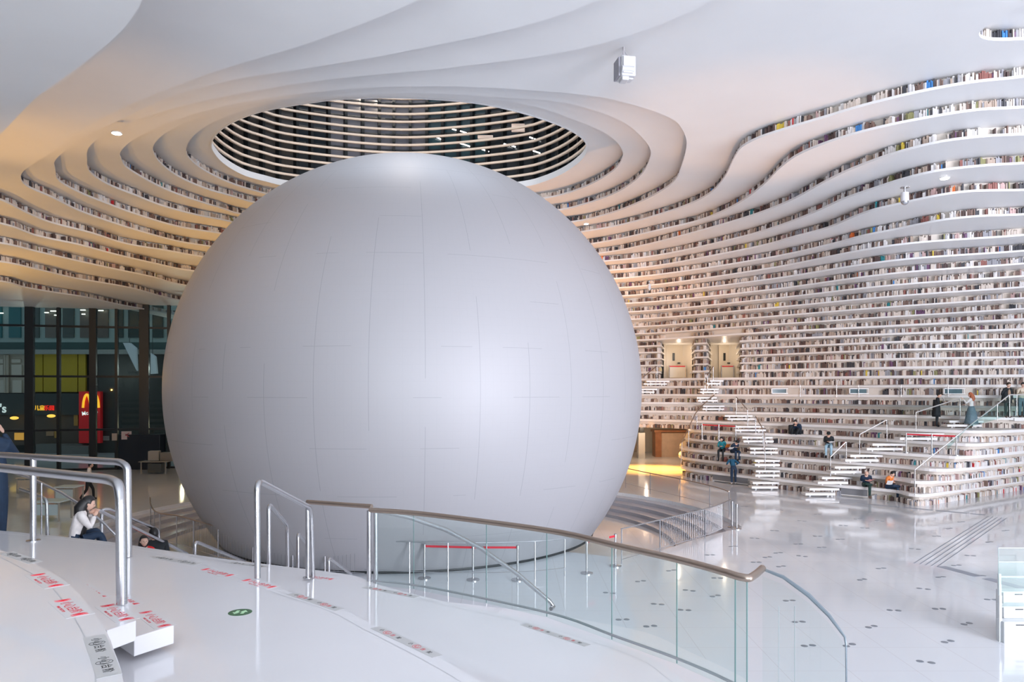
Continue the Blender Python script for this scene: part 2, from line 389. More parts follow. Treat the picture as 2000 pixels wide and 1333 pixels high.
def outer_rect(): return [Vector((-46, -14)), Vector((38, -14)), Vector((38, 53.5)), Vector((-8, 53.5)), Vector((-8, 47.9)), Vector((-46, 43.4))]
for n in range(1, 35):
    c, closed = CUR[n]
    if not closed:
        nn = normals(c); D = 9.0 if n > 5 else 6.0
        if n <= 5:      # the board wraps round its free end
            lp = list(c)+[c[-1]+Vector((3, 5)), Vector((c[-1].x+3, 59.8)), Vector((c[0].x+1.0, 59.8))]
        else: lp = list(c)+[c[-1]+Vector((8, 2)), Vector((c[-1].x+8, 59.8)), Vector((c[0].x, 59.8))]
        o = plate('curved_shelf', [lp], ZB[n], Z[n], M_SH)
        what = 'floor-level seat ledge of the tiered book wall' if n == 1 else 'continuous ledge of the tiered book wall'
        tag(o, 'white curved shelf board, %s above the floor, %s' % (ORD[n], what), 'shelf', 'curved shelf boards of the book wall')
    else:
        hole = list(c)
        gy = lambda x: 50.9+(x+8)*0.2565+0.35
        outer = [Vector((-46, -14)), Vector((38, -14)), Vector((38, 64)), Vector((-5, 64)), Vector((-5, gy(-5))), Vector((-46, gy(-46)))]
        if n <= 25:
            qx = xy(*TL[n][-1], n).x-0.3
            outer = [Vector((-46, -14)), Vector((38, -14)), Vector((38, 64)), Vector((-5, 64)), Vector((-5, 58.5)), Vector((qx, 58.5)), Vector((qx, gy(qx))), Vector((-46, gy(-46)))]
        loops = [outer, hole]
        if n == 31:      # a second opening in the ceiling, its tip showing at the frame's upper corner
            tip = [xy(px, py, n) for px, py in [(2000,72),(1960,73.5),(1930,72),(1914,66),(1913,57),(1928,44),(1962,24),(2000,3)]]
            tip = tip[::-1]+[tip[0]+Vector((3, .2)), tip[0]+Vector((4.6, -1.5)), tip[-1]+Vector((3.2, -1.0)), tip[-1]+Vector((1.5, -.8))]
            tip = catmull(tip[::-1], 0.15, True)
            a = sum(tip[i].x*tip[(i+1) % len(tip)].y-tip[(i+1) % len(tip)].x*tip[i].y for i in range(len(tip)))
            if a > 0: tip.reverse()
            loops.append(tip); TIP = tip
        o = plate('ceiling', loops, ZB[n], Z[n], M_PL if n > 22 else M_SH); tag(o, kind='structure')
    LEVELS[n] = o
for n in range(0, 34):
    c, closed = wall_curve(n)
    back = offset(c, 0.27, closed)
    par = LEVELS.get(n)
    o = strip('back_panel', back, Z[n], ZB[n+1], M_BK, par, closed)
    if par is None: o.name = 'wall_back'; tag(o, kind='structure')
# the small second opening keeps one row of books above its rim
o = strip('back_panel', offset(TIP, 0.27, True), Z[31], ZB[32], M_BK, LEVELS[31], True)

# soffit added under the near-left ceiling, deepened so its curved lip casts more shade
zs = Z[27]-1.15
lip = [Vector((-1.2, -12)), Vector((-2.0, 0)), Vector((-3.2, 6))]+[P(px, py, zs).xy for px, py in [(277,0),(262,28),(245,52),(192,101),(130,148),(70,192),(0,262),(-60,310)]]
lp = catmull(lip, 0.25); lp = lp+[Vector((-24, lp[-1].y+1.5)), Vector((-41.8, lp[-1].y+1.5)), Vector((-41.8, -12))]
tag(plate('ceiling_lower', [lp], zs, ZB[27]-.01, M_PL), kind='structure')
# ---------------------------------------------------------------- floor, sunken ring, glazed wall
FLM = mat('white_terrazzo_floor', (0.76, 0.80, 0.845), 0.09, coat=0.25)
n_, l_, b_ = nodes_of(FLM)
tc_ = n_.new('ShaderNodeTexCoord'); br = n_.new('ShaderNodeTexBrick'); br.inputs['Scale'].default_value = 1.0
br.inputs['Brick Width'].default_value = 1.2; br.inputs['Row Height'].default_value = 1.2; br.offset = 0.0
br.inputs['Mortar Size'].default_value = 0.006; br.inputs['Color1'].default_value = (0.76,0.80,0.845,1); br.inputs['Color2'].default_value = (0.77,0.81,0.85,1)
br.inputs['Mortar'].default_value = (0.66, 0.67, 0.70, 1)
l_.new(tc_.outputs['Object'], br.inputs['Vector']); l_.new(br.outputs['Color'], b_.inputs['Base Color'])
nz = n_.new('ShaderNodeTexNoise'); nz.inputs['Scale'].default_value = 1.3; bp = n_.new('ShaderNodeBump'); bp.inputs['Strength'].default_value = 0.03; bp.inputs['Distance'].default_value = 0.05
l_.new(tc_.outputs['Object'], nz.inputs['Vector']); l_.new(nz.outputs['Fac'], bp.inputs['Height']); l_.new(bp.outputs[0], b_.inputs['Normal'])
sc2 = Vector((SC.x, SC.y))
def ring(R0, grow, a0, a1, k=40):
    return [sc2+Vector((math.cos(a), math.sin(a)))*(R0+grow*max(0, math.sin(a))) for a in [a0+(a1-a0)*i/k for i in range(k+1)]]
A0, A1 = math.radians(2), math.radians(178)
LN = [Vector((8.2, 26.9)), Vector((6.0, 24.7)), Vector((4.6, 23.0)), Vector((3.0, 22.2))]
pit = ring(11.9, 1.5, A0, A1)+[Vector((-12.6, 23.2)), Vector((-10.5, 21.6)), Vector((-9.3, 22.3))]
inner_arc = [sc2+Vector((math.cos(a), math.sin(a)))*6.2 for a in [math.radians(215+(325-215)*i/24) for i in range(25)]]
pit_loop = pit+inner_arc+[Vector((3.0, 22.2)), Vector((4.6, 23.0)), Vector((6.0, 24.7))]
floor = plate('floor', [[Vector((-70, -20)), Vector((60, -20)), Vector((60, 90)), Vector((-70, 90))], pit_loop], -1.0, 0.0, FLM)
tag(floor, kind='structure')
# concentric steps going down to the sunken ring
def ringstep(name, R0, R1, z, zb):
    a = ring(R0, 1.5, math.radians(-14), math.radians(192), 60); b = ring(R1, 1.5, math.radians(-14), math.radians(192), 60)
    return plate(name, [a+b[::-1]], zb, z, M_RST)
for k in range(4):
    o = ringstep('ring_step', 11.95-0.62*k, 11.95-0.62*(k+1), -0.15*(k+1), -0.9)
    tag(o, 'polished white curved step down to the sunken ring behind the sphere, %s from the top' % ORD[k+1], 'step', 'curved steps round the sphere')
pf = plate('floor_ring', [ring(9.5, 1.5, 0, 2*math.pi, 80)[:-1]], -0.8, -0.74, FLM); pf.name = 'floor_lower'; tag(pf, kind='structure')
# stepped foreground terraces (the viewer stands on the upper one)
NZ5, NZ6, NZ7 = Z[5], Z[6], Z[7]
E7 = [Vector((-9, 8.3)), Vector((-6.4, 7.2))]+[P(px, py, NZ7).xy for px, py in [(0,1075),(71,1104),(117,1128),(151,1157),(209,1236),(222,1269),(241,1333)]]+[Vector((-1.45, 2.7)), Vector((-1.1, 1.6)), Vector((-0.9, 0))]
E6 = [Vector((-14, 13.0)), Vector((-10, 11.2))]+[P(px, py, NZ6).xy for px, py in [(0,1037),(228,1061),(397,1094),(480,1122),(562,1156),(667,1190),(730,1222),(852,1283),(940,1333)]]+[Vector((0.25, 3.9)), Vector((0.6, 2.6)), Vector((0.8, 0))]
E5 = [Vector((-17, 16.5)), Vector((-12, 14.2)), Vector((-8.5, 12.5)), Vector((-5.6, 11.2))]+[P(px, py, NZ5).xy for px, py in [(450,1094),(572,1109),(695,1126),(730,1140),(870,1176),(1070,1219),(1150,1242),(1280,1290),(1340,1333)]]+[Vector((1.95, 5.0)), Vector((2.4, 3.0)), Vector((2.6, 0))]
def terrace(edge, z, zb):
    c = catmull(edge, 0.2); lp = list(c)+[Vector((c[-1].x, -9)), Vector((-24, -9)), Vector((-24, c[0].y))]
    return plate('terrace_step', [lp], zb, z, M_STEP)
T7 = terrace(E7, NZ7, NZ7-0.22); tag(T7, 'wide white polished terrace step nearest the viewer, upper one with red and grey stickers', 'step', 'wide terrace steps')
def edge_line(par, edge, z):
    c = offset(catmull(edge, 0.2), -0.11); mb = MB(); N = len(c); d = offset(c, .006)
    mb.add([(p.x, p.y, z+.0006) for p in c]+[(p.x, p.y, z+.0006) for p in d], [(i, i+1, N+i+1, N+i) for i in range(N-1)]); mb.build('edge_line', mat('edge_groove_grey', (.55, .56, .58), .4), par)
edge_line(T7, E7, NZ7)
T6 = terrace(E6, NZ6, NZ6-0.22); tag(T6, 'wide white polished terrace step carrying the round green arrow sticker', 'step', 'wide terrace steps')
edge_line(T6, E6, NZ6)
T5 = terrace(E5, NZ5, NZ5-0.30); tag(T5, 'wide white polished terrace step along the glass balustrade', 'step', 'wide terrace steps')
edge_line(T5, E5, NZ5)
c5 = catmull(E5, 0.3)
E4 = [Vector(v) for v in ((-17,17.5),(-12,15.1),(-8.5,13.4),(-5.6,12.1),(-3.4,11.2),(-1.9,10.5),(-0.4,9.95),(0.6,9.5),(1.6,8.85),(1.93,8.26),(2.34,7.43),(2.6,6.4),(2.75,5),(2.8,3),(2.8,0))]
T4 = terrace(E4, Z[4], Z[4]-0.3); tag(T4, 'white terrace step one lower, showing through the balustrade glass', 'step', 'wide terrace steps')
for k, nme in ((3, 'where the seated girl rests her feet'), (2, 'second above the hall floor'), (1, 'lowest one above the hall floor')):
    cc = [p for p in offset(c5, 0.85*(5-k)) if p.x < 4.2-0.25*(5-k)]
    cc = [p for i, p in enumerate(cc) if i % 2 == 0]
    lp = cc+[Vector((cc[-1].x, -6)), Vector((-24, -6)), Vector((-24, cc[0].y))]
    o = plate('terrace_step', [lp], Z[k]-0.3, Z[k], M_STEP); tag(o, 'white terrace step hidden under the near steps, '+nme, 'step', 'wide terrace steps')
wn = strip('wall_near', offset(c5, -0.5), 0, Z[5]-.3, M_PL); tag(wn, kind='structure')
# two floating stair blocks between the upper terraces
def block(corners, z, t, label):
    lp = [P(px, py, z).xy for px, py in corners]
    o = plate('stair_block', [lp], z-t, z, M_STEP); md = o.modifiers.new('edge', 'BEVEL'); md.width = 0.006; md.segments = 2
    return tag(o, label, 'step', 'floating stair blocks')
block([(340,1222),(262,1246),(112,1152),(168,1133)], 3.33, 0.13, 'lower floating white stair block with its end face turned to the viewer')
block([(266,1213),(209,1233),(92,1146),(150,1128)], 3.505, 0.13, 'upper floating white stair block that carries the big handrail post')
# ---------------------------------------------------------------- the sphere
def sphere():
    nu, nv = 128, 72; zb = 0.0; th1 = math.acos((zb-SC.z)/SR); mb = MB(); vs = []; fs = []
    for j in range(nv+1):
        th = th1*j/nv
        for i in range(nu):
            ph = 2*math.pi*i/nu; vs.append((SR*math.sin(th)*math.cos(ph), SR*math.sin(th)*math.sin(ph), SR*math.cos(th)))
    for j in range(nv):
        for i in range(nu): fs.append((j*nu+i, (j+1)*nu+i, (j+1)*nu+(i+1) % nu, j*nu+(i+1) % nu))
    mb.add(vs, fs)
    m = bpy.data.materials.new('white_panel_skin'); n, l, b = nodes_of(m)
    b.inputs['Roughness'].default_value = 0.52; b.inputs['Metallic'].default_value = 0.1; b.inputs['Specular IOR Level'].default_value = 0.5
    tc = n.new('ShaderNodeTexCoord'); sp = n.new('ShaderNodeSeparateXYZ'); l.new(tc.outputs['Object'], sp.inputs[0])
    def mth(op, *a):
        x = n.new('ShaderNodeMath'); x.operation = op
        for i, q in enumerate(a):
            if hasattr(q, 'type') and hasattr(q, 'is_output'): l.new(q, x.inputs[i])
            else: x.inputs[i].default_value = q
        return x.outputs[0]
    lon = mth('ARCTAN2', sp.outputs['Y'], sp.outputs['X']); lat = mth('ARCSINE', mth('DIVIDE', sp.outputs['Z'], SR))
    def lines(v, per, wd, sh=0.0):
        f = mth('FRACT', mth('ADD', mth('DIVIDE', v, per), 0.5+sh)); d = mth('ABSOLUTE', mth('SUBTRACT', f, 0.5)); return mth('LESS_THAN', d, wd/per)
    coarse_lon = lines(lon, math.radians(10.0), 0.0009); coarse_lat = lines(lat, math.radians(9.2), 0.0007, 0.15)
    no = n.new('ShaderNodeTexNoise'); no.inputs['Scale'].default_value = 0.42; no.inputs['Detail'].default_value = 0; l.new(tc.outputs['Object'], no.inputs['Vector'])
    no2 = n.new('ShaderNodeTexNoise'); no2.inputs['Scale'].default_value = 0.6; no2.inputs['Detail'].default_value = 0; no2.inputs['Distortion'].default_value = 0.2
    mp = n.new('ShaderNodeMapping'); mp.inputs['Location'].default_value = (4.2, 1.0, 7.7); l.new(tc.outputs['Object'], mp.inputs[0]); l.new(mp.outputs[0], no2.inputs['Vector'])
    seam = mth('MAXIMUM', mth('MULTIPLY', coarse_lon, mth('GREATER_THAN', no.outputs['Fac'], 0.43)), mth('MULTIPLY', coarse_lat, mth('GREATER_THAN', no2.outputs['Fac'], 0.55)))
    fine = mth('MAXIMUM', lines(lon, math.radians(1.5), 0.0006), lines(lat, math.radians(1.5), 0.0006))
    mixf = mth('ADD', mth('MULTIPLY', seam, 0.34), mth('MULTIPLY', fine, 0.03))
    mc = n.new('ShaderNodeMix'); mc.data_type = 'RGBA'; mc.inputs[6].default_value = (0.43, 0.425, 0.445, 1); mc.inputs[7].default_value = (0.12, 0.13, 0.15, 1)
    l.new(mixf, mc.inputs[0]); l.new(mc.outputs[2], b.inputs['Base Color'])
    root = thing('sphere_auditorium', SC, 'giant white panelled sphere standing in the middle of the hall', 'sphere')
    o = mb.build('sphere_shell', m, None, smooth=True); o.parent = root
    sk = MB(); r0 = math.sqrt(SR**2-SC.z**2)
    pts = [(r0*math.cos(2*math.pi*i/96)*1.004, r0*math.sin(2*math.pi*i/96)*1.004, -SC.z+0.03) for i in range(96)]
    sk.tube(pts, 0.05, 6, closed=True); o = sk.build('base_trim', M_DARK, None); o.parent = root
sphere()
# ---------------------------------------------------------------- atrium above the oculus: tan rings and dark glazing
oc, _ = CUR[34]
occ = Vector((sum(p.x for p in oc)/len(oc), sum(p.y for p in oc)/len(oc)))
def grown(k): return [occ+(p-occ)*k for p in oc[::2]]
M_TAN = mat('tan_ring_rail', (0.82, 0.66, 0.52), 0.45, var=0.03)
o = strip('oculus_rim', offset(oc, -0.02, True), ZB[34]-.02, Z[34]+0.16, M_PL, None, True, 0.06); tag(o, 'white rim edging the round ceiling opening above the sphere', 'rim')
for k in range(15):
    z = Z[34]+0.42+0.342*k; c = grown(1.035); d = grown(1.0)
    cc = [Vector((p.x, p.y, z)) for p in c]
    mb = MB(); N = len(c)
    ins = offset(c, -0.09, True)
    vs = [(p.x, p.y, z) for p in c]+[(p.x, p.y, z) for p in ins]+[(p.x, p.y, z+0.085) for p in ins]+[(p.x, p.y, z+0.085) for p in c]
    fs = []
    for i in range(N):
        j = (i+1) % N
        fs += [(i, j, N+j, N+i), (N+i, N+j, 2*N+j, 2*N+i), (2*N+i, 2*N+j, 3*N+j, 3*N+i), (3*N+i, 3*N+j, j, i)]
    mb.add(vs, fs); o = mb.build('louver_ring', M_TAN, smooth=False)
    tag(o, 'tan horizontal louver ring inside the round skylight drum, %s above its rim' % ORD[k+1], 'louver', 'louver rings of the skylight drum')
gc = grown(1.12); NG = 60
per = catmull(gc, 0.1, True); LNN = len(per)
def drum_pt(t): return per[int(t*LNN) % LNN]
PANE = [mat('drum_glass_grey', (0.20, 0.20, 0.225), 0.12), mat('drum_glass_dark', (0.022, 0.03, 0.038), 0.08), mat('drum_glass_teal', (0.035, 0.075, 0.09), 0.08), mat('drum_glass_brown', (0.05, 0.045, 0.04), 0.15)]
drum = thing('glazed_drum', (occ.x, occ.y, Z[34]), 'dark glazed drum wall with black mullions seen through the round opening', 'glazing')
ztop = Z[34]+7.0; random.seed(4)
for k in range(NG):
    a, b = drum_pt(k/NG), drum_pt((k+1)/NG)
    pxm = CX+F*((a.x+b.x)/2)/((a.y+b.y)/2)
    far_ = (a.y+b.y)/2 > occ.y
    mm = PANE[0] if (far_ and 640 < pxm < 830) else PANE[2] if (far_ and 830 <= pxm < 960) else PANE[3] if pxm < 560 else PANE[1]
    mb = MB(); nseg = 10
    for j in range(nseg):
        z0 = Z[34]+j*(ztop-Z[34])/nseg; z1 = Z[34]+(j+1)*(ztop-Z[34])/nseg
        mb.add([(a.x, a.y, z0+.02), (b.x, b.y, z0+.02), (b.x, b.y, z1-.02), (a.x, a.y, z1-.02)], [(0, 1, 2, 3)])
    o = mb.build('pane', mm, drum)
    n2 = (Vector((a.x, a.y))-occ).normalized()*0.12
    mb = MB(); mb.box((a.x-n2.x, a.y-n2.y, (Z[34]+ztop)/2), (0.12, 0.26, ztop-Z[34]), math.atan2(n2.y, n2.x)+math.pi/2)
    mb.build('mullion', M_DARK, drum)
mb = MB()
for j in range(1, 10):
    z = Z[34]+j*(ztop-Z[34])/10; mb.tube([(p.x, p.y, z) for p in per[::12]], 0.035, 4, closed=True)
mb.build('transom', M_DARK, drum)
gin = grown(1.085)
def far_y(px):
    t = (px-CX)/F; ys = []
    for a, b in zip(gin, gin[1:]+gin[:1]):
        fa, fb = a.x-t*a.y, b.x-t*b.y
        if fa*fb <= 0 and fa != fb: ys.append(a.y+(b.y-a.y)*fa/(fa-fb))
    return max(ys)
# fluorescent tubes shining through the glazing on the far right, and pale hanging panels
for i, (px, py, dx, dy) in enumerate([(890,254,14,4),(905,258,12,4),(852,268,12,4),(861,272,10,4),(908,283,22,7),(948,294,14,5),(990,283,12,4),(1003,286,8,3),(1042,271,16,6),(1048,297,14,5)]):
    Y = far_y(px)
    a, b = PY(px-dx/2, py-dy/2, Y), PY(px+dx/2, py+dy/2, Y); mb = MB(); mb.tube([a, b], 0.028, 6)
    o = mb.build('tube_light', mat('tube_glow', (1, .98, .95), .5, emit=4.0)); tag(o, 'white tube light behind the drum glazing, %s along the lit row' % ORD[i+1], 'light', 'tube lights behind the drum glazing')
for i, (px, py, w_, h_) in enumerate([(1012,250,26,15),(948,268,30,6)]):
    Yl = far_y(px)-.1; c = PY(px, py, Yl); mb = MB(); mb.box(c, (w_*Yl/F, 0.15, h_*Yl/F)); o = mb.build('hanging_panel', mat('pale_panel', (0.82, 0.68, 0.60), 0.5, emit=0.25), bevel=0.02)
    tag(o, ['pale square lamp panel behind the drum glazing', 'pale flat lamp panel behind the drum glazing, lower and wider'][i], 'light')
# ---------------------------------------------------------------- the books
PAL = [('cream',(0.72,0.64,0.57)),('white',(0.76,0.74,0.73)),('tan',(0.48,0.38,0.31)),('brown',(0.21,0.135,0.11)),('umber',(0.10,0.065,0.06)),
 ('charcoal',(0.06,0.06,0.07)),('grey',(0.35,0.35,0.38)),('rust red',(0.30,0.12,0.10)),('plum',(0.17,0.08,0.16)),('teal',(0.03,0.25,0.28)),
 ('orange',(0.80,0.20,0.05)),('yellow',(0.72,0.55,0.08)),('blue',(0.06,0.25,0.60)),('olive',(0.28,0.27,0.12)),('pink',(0.55,0.38,0.36)),('scarlet',(0.62,0.03,0.04))]
WT = [30,10,15,16,12,6,8,2.2,1.5,.15,.1,.25,.1,1.0,1.0,.05]; WT_N = [16,22,9,13,13,9,11,3,4,.9,.9,.8,.7,1.6,4,.5]
BM = [mat(n.replace(' ', '_')+'_book', c, 0.55, var=0.08, scale=9) for n, c in PAL]
random.seed(11)
books = []          # (level, centre2d, tangent, normal, thickness, depth, height, z, colour, px)
def pick_colour(near, last, bright=False):
    if bright: return last if last is not None and random.random() < .3 else random.choices(range(len(PAL)), [24,46,9,5,3,3,9,2,1,1.5,.7,.8,1.8,1,6,1.5])[0]
    if last is not None and random.random() < (0.55 if near else 0.35): return last
    return random.choices(range(len(PAL)), WT_N if near else WT)[0]
def shelve(n, c, closed, z, avail, skip=None):
    nn = normals(c, closed); N = len(c); s = 0.0; last = None; seg = 0; acc = 0.0
    L = [0.0]
    for i in range(1, N+(1 if closed else 0)): L.append(L[-1]+(c[i % N]-c[i-1]).length)
    tot = L[-1]; i = 0; gapleft = 0
    while s < tot-0.3:
        while i < len(L)-2 and L[i+1] < s: i += 1
        f = (s-L[i])/max(L[i+1]-L[i], 1e-6); p = c[i].lerp(c[(i+1) % N], f); nrm = nn[i].lerp(nn[(i+1) % N], f).normalized()
        if p.y < 4: s += 0.5; continue
        q = px_of((p.x, p.y, z)); vis = -40 < q[0] < 2040 and -40 < q[1] < 1340 and nrm.dot(p.normalized()) > 0.06
        if vis and ((q[0]-785)/470)**2+((q[1]-30-766)/470)**2 < 0.90: vis = False
        if vis and skip and skip(q[0], q[1]): vis = False
        if not vis: s += 0.35; last = None; continue
        near = p.y < 30
        th = random.uniform(0.022, 0.052)*max(0.95, p.y/27.0)
        if random.random() < 0.035: s += random.uniform(0.06, 0.25); last = None; continue
        col = pick_colour(near and q[0] > 1450, last, n <= 5 and q[0] > 1800); last = col
        h = avail*random.choice((0.62, 0.7, 0.78, 0.84, 0.9))*random.uniform(0.96, 1.03)
        if random.random() < 0.10: h = avail*random.uniform(0.45, 0.6)
        h = min(h, avail*0.93)
        if n <= 8: h = min(h*0.7, 0.26)
        dep = random.uniform(0.13, 0.18); t = Vector((nrm.y, -nrm.x))
        cen = p+nrm*(0.25-dep/2)+t*th/2
        books.append((n, cen, t, nrm, th*0.94, dep, h, z, col, q))
        s += th
def in_door(px, py): return (1296 < px < 1350 and 655 < py < 748) or (1388 < px < 1442 and 650 < py < 748)
for n in range(0, 34):
    c, closed = wall_curve(n)
    sk = None
    if 10 <= n <= 17: sk = in_door
    elif n == 9: sk = lambda px, py: 1505 < px < 1554 or 1657 < px < 1717 or 1841 < px < 1905
    elif n == 0: sk = lambda px, py: 1390 < px < 1462 or 1640 < px < 1696
    shelve(n, c, closed, Z[n], ZB[n+1]-Z[n], sk)
shelve(31, TIP, True, Z[31], ZB[32]-Z[31])
def book_geo(b):
    n, cen, t, nr, th, dep, h, z, col, q = b
    T3 = Vector((t.x, t.y, 0))*(th/2); N3 = Vector((nr.x, nr.y, 0))*(dep/2); C3 = Vector((cen.x, cen.y, z+0.001)); U = Vector((0, 0, h))
    vs = [C3-T3-N3, C3+T3-N3, C3+T3+N3, C3-T3+N3]; vs = vs+[v+U for v in vs]
    return vs, [(3, 2, 1, 0), (4, 5, 6, 7), (0, 1, 5, 4), (1, 2, 6, 5), (2, 3, 7, 6), (3, 0, 4, 7)]
order = sorted(range(len(books)), key=lambda i: -(books[i][6]*(0.02+books[i][4])/books[i][1].y**2)+(1 if not (10 < books[i][9][0] < 1985) else 0))
single = set(order[:300]); mb = MB()
for i, b in enumerate(books):
    if i in single: continue
    v, f = book_geo(b); mb.add(v, f, BM[b[8]])
o = mb.build('shelved_books'); tag(o, 'thousands of small books lining every far shelf row of the hall', 'books', kind='stuff')
used = {}
rowname = {}
for i in sorted(single, key=lambda i: (books[i][0], books[i][9][0])):
    b = books[i]; v, f = book_geo(b); c3 = Vector((b[1].x, b[1].y, b[7]))
    mb = MB(); mb.add([q-c3 for q in v], f); o = mb.build('book', BM[b[8]]); o.location = c3
    hgt = 'tall' if b[6] > 0.8*(ZB[b[0]+1]-Z[b[0]]) else 'short' if b[6] < 0.62*(ZB[b[0]+1]-Z[b[0]]) else 'mid-height'
    fat = 'thick ' if b[4] > 0.05 else 'slim ' if b[4] < 0.033 else ''
    lc = PAL[books[i-1][8]][0] if i > 0 else 'cream'; rc = PAL[books[i+1][8]][0] if i+1 < len(books) else 'cream'
    row = {0: 'floor row'}.get(b[0], ('%s row up' % ORD[b[0]]) if b[0] < 15 else ('%s row below oculus' % ORD[34-b[0]]))
    key = '%s %s%s book between %s and %s, %s' % (hgt, fat, PAL[b[8]][0], lc, rc, row)
    used[key] = used.get(key, 0)+1
    if used[key] > 1: key += ', %s such' % ORD[min(used[key], 30)]
    tag(o, key, 'book', 'books on the nearest shelf rows')
print('BOOKS', len(books))
# ---------------------------------------------------------------- glazed wall on the left and the mall beyond it
def gp(px, off=0.0):
    """plan point on the glazed wall"""
    a = Vector((-31.0, 45.0)); b = Vector((-8.0, 50.9)); t = (px-CX)/F
    d = b-a; s = (t*a.y-a.x)/(d.x-t*d.y); p = a+d*s; n = Vector((-d.y, d.x)).normalized(); return p+n*off
GW_ANG = math.atan2(5.9, 23.0)
win = bpy.data.objects.new('window_1', None); COL.objects.link(win); win.location = (-20, 48, 0); tag(win, kind='structure')
M_TG = glass_mat('tinted_facade_glass', (0.58, 0.66, 0.65), 0.10)
MUL = [(-60,.24),(58,.46),(115,.16),(182,.38),(228,.16),(282,.55),(330,.18),(420,.4),(520,.2),(620,.4),(720,.2)]
for px, wd in MUL:
    p = gp(px); mb = MB(); mb.box((p.x, p.y, 6.0), (wd, 0.35, 12.0), GW_ANG); mb.build('mullion', M_BLK, win)
a, b = gp(-150), gp(770); mid = (a+b)/2; Ln = (b-a).length
for z in (-0.2+2.72, 5.83, 8.93, 0.06):
    mb = MB(); mb.box((mid.x, mid.y, z), (Ln, 0.16, 0.13), GW_ANG); mb.build('transom', M_BLK, win)
for (p0, w0), (p1, w1) in zip(MUL, MUL[1:]):
    a_, b_ = gp(p0, .05), gp(p1, .05); c = (a_+b_)/2; mb = MB(); mb.box((c.x, c.y, 6), ((b_-a_).length, 0.02, 12.0), GW_ANG); mb.build('pane', M_TG, win)
# rear and side walls that close the hall
o = MB().box((15, 60.0, 7.5), (46.5, 0.3, 15), m=mat('lobby_plaster', (0.74, 0.66, 0.54), 0.7)).build('wall_rear'); tag(o, kind='structure')
o = MB().box((-42, 15, 8), (.3, 60, 16), m=M_PL).build('wall_left_added'); tag(o, kind='structure')  # unseen wall added to keep daylight off the left side
o = MB().box((-23, -15, 8), (38, .3, 16), m=M_PL).build('wall_front_added'); tag(o, kind='structure')  # unseen wall added so daylight enters only from the right
o = MB().box((-8.2, 56.6, 7.5), (0.3, 7.0, 15), m=M_PL).build('wall_return'); tag(o, kind='structure')
o = MB().box((-34, 60.3, 7.5), (52, 0.3, 16), m=mat('mall_wall', (0.10, 0.105, 0.105), 0.7)).build('wall_mall'); tag(o, kind='structure')
# the mall front: everything stands at depth YM
YM = 59.0
def mq(px, py, Y=YM): return PY(px, py, Y)
mall = thing('mall_front', (-35, YM, 0), 'shop front of the mall seen through the dark glazed wall, teal frames over yellow panels', 'building')
def slab(name, x0, y0, x1, y1, m, d=0.2, Y=YM, parent=None, bev=0.0):
    a, b = PY(x0, y0, Y), PY(x1, y1, Y); mb = MB()
    mb.box(((a.x+b.x)/2, Y+d/2, (a.z+b.z)/2), (abs(b.x-a.x), d, abs(a.z-b.z))); return mb.build(name, m, mall if parent is None else parent, bevel=bev)
M_TEALF = mat('pale_teal_frame', (0.30, 0.39, 0.385), 0.5); M_WDK = mat('dark_office_window', (0.05, 0.075, 0.075), 0.15)
M_WTL = mat('teal_office_window', (0.01, 0.13, 0.15), 0.2); M_WBR = mat('brown_office_window', (0.13, 0.11, 0.10), 0.3)
M_YEL = mat('yellow_wall_panel', (0.47, 0.33, 0.01), 0.5); M_FAS = mat('black_fascia', (0.03, 0.04, 0.04), 0.4); M_MRED = mat('red_sign_panel', (0.55, 0.01, 0.015), 0.4, emit=0.25)
slab('upper_frame', -60, 520, 345, 669, M_TEALF, 0.3)
for i, (x0, x1, mm) in enumerate([(-20,3,M_WTL),(17,40,M_WTL),(65,76,M_WDK),(88,109,M_WBR),(122,144,M_WDK),(156,174,M_WBR),(190,211,M_WBR),(229,240,M_WDK),(250,270,M_WDK),(298,318,M_WDK)]):
    slab('window', x0, 520, x1, 660, mm, 0.2, YM-0.12)
slab('floor_band', -60, 669, 345, 683, mat('dark_teal_band', (0.03, 0.08, 0.08), 0.5), 0.3)
slab('ledge', -60, 683, 345, 692, mat('pale_ledge', (0.30, 0.32, 0.31), 0.5), 0.6, YM-0.4)
for x0, x1 in ((66,84),(85,115),(116,152),(153,168)): slab('yellow_panel', x0, 692, x1-1, 766, M_YEL, 0.2)
M_CRM = mat('cream_relief', (0.48, 0.42, 0.35), 0.6)
slab('cream_wall', -60, 692, 64, 768, M_CRM, 0.2)
for x0, x1, y0, y1 in ((-6,6,702,710),(-6,6,713,735),(22,40,702,709),(22,42,713,735),(-6,8,743,768),(24,42,743,768)): slab('relief_panel', x0, y0, x1, y1, mat('cream_relief_light', (0.58, 0.52, 0.45), 0.6), 0.12, YM-0.12, bev=0.02)
for x in (10, 15, 52): 
    a = mq(x, 694, YM-.15); b = mq(x, 768, YM-.15); mb = MB(); mb.tube([a, b], 0.10, 10); mb.build('column', M_CRM, mall)
slab('fascia', -60, 769, 154, 811, M_FAS, 0.3, YM-0.2)
slab('dark_wall', 192, 692, 345, 900, mat('dark_wall_panel', (0.03, 0.036, 0.036), 0.35), 0.2)
slab('shop_interior', -60, 811, 154, 870, mat('shop_interior', (0.10, 0.075, 0.06), 0.6), 0.2)
slab('counter', 70, 868, 160, 902, mat('grey_counter', (0.16, 0.16, 0.155), 0.5), 0.6, YM-0.7)
slab('counter', 118, 872, 172, 905, mat('grey_counter', (0.16, 0.16, 0.155), 0.5), 0.6, YM-1.4)
slab('poster', 90, 839, 105, 852, mat('poster_tan', (0.40, 0.25, 0.15), 0.5), 0.05, YM-.1)
slab('poster', 106, 842, 114, 856, mat('poster_gold', (0.45, 0.25, 0.05), 0.5), 0.05, YM-.1)
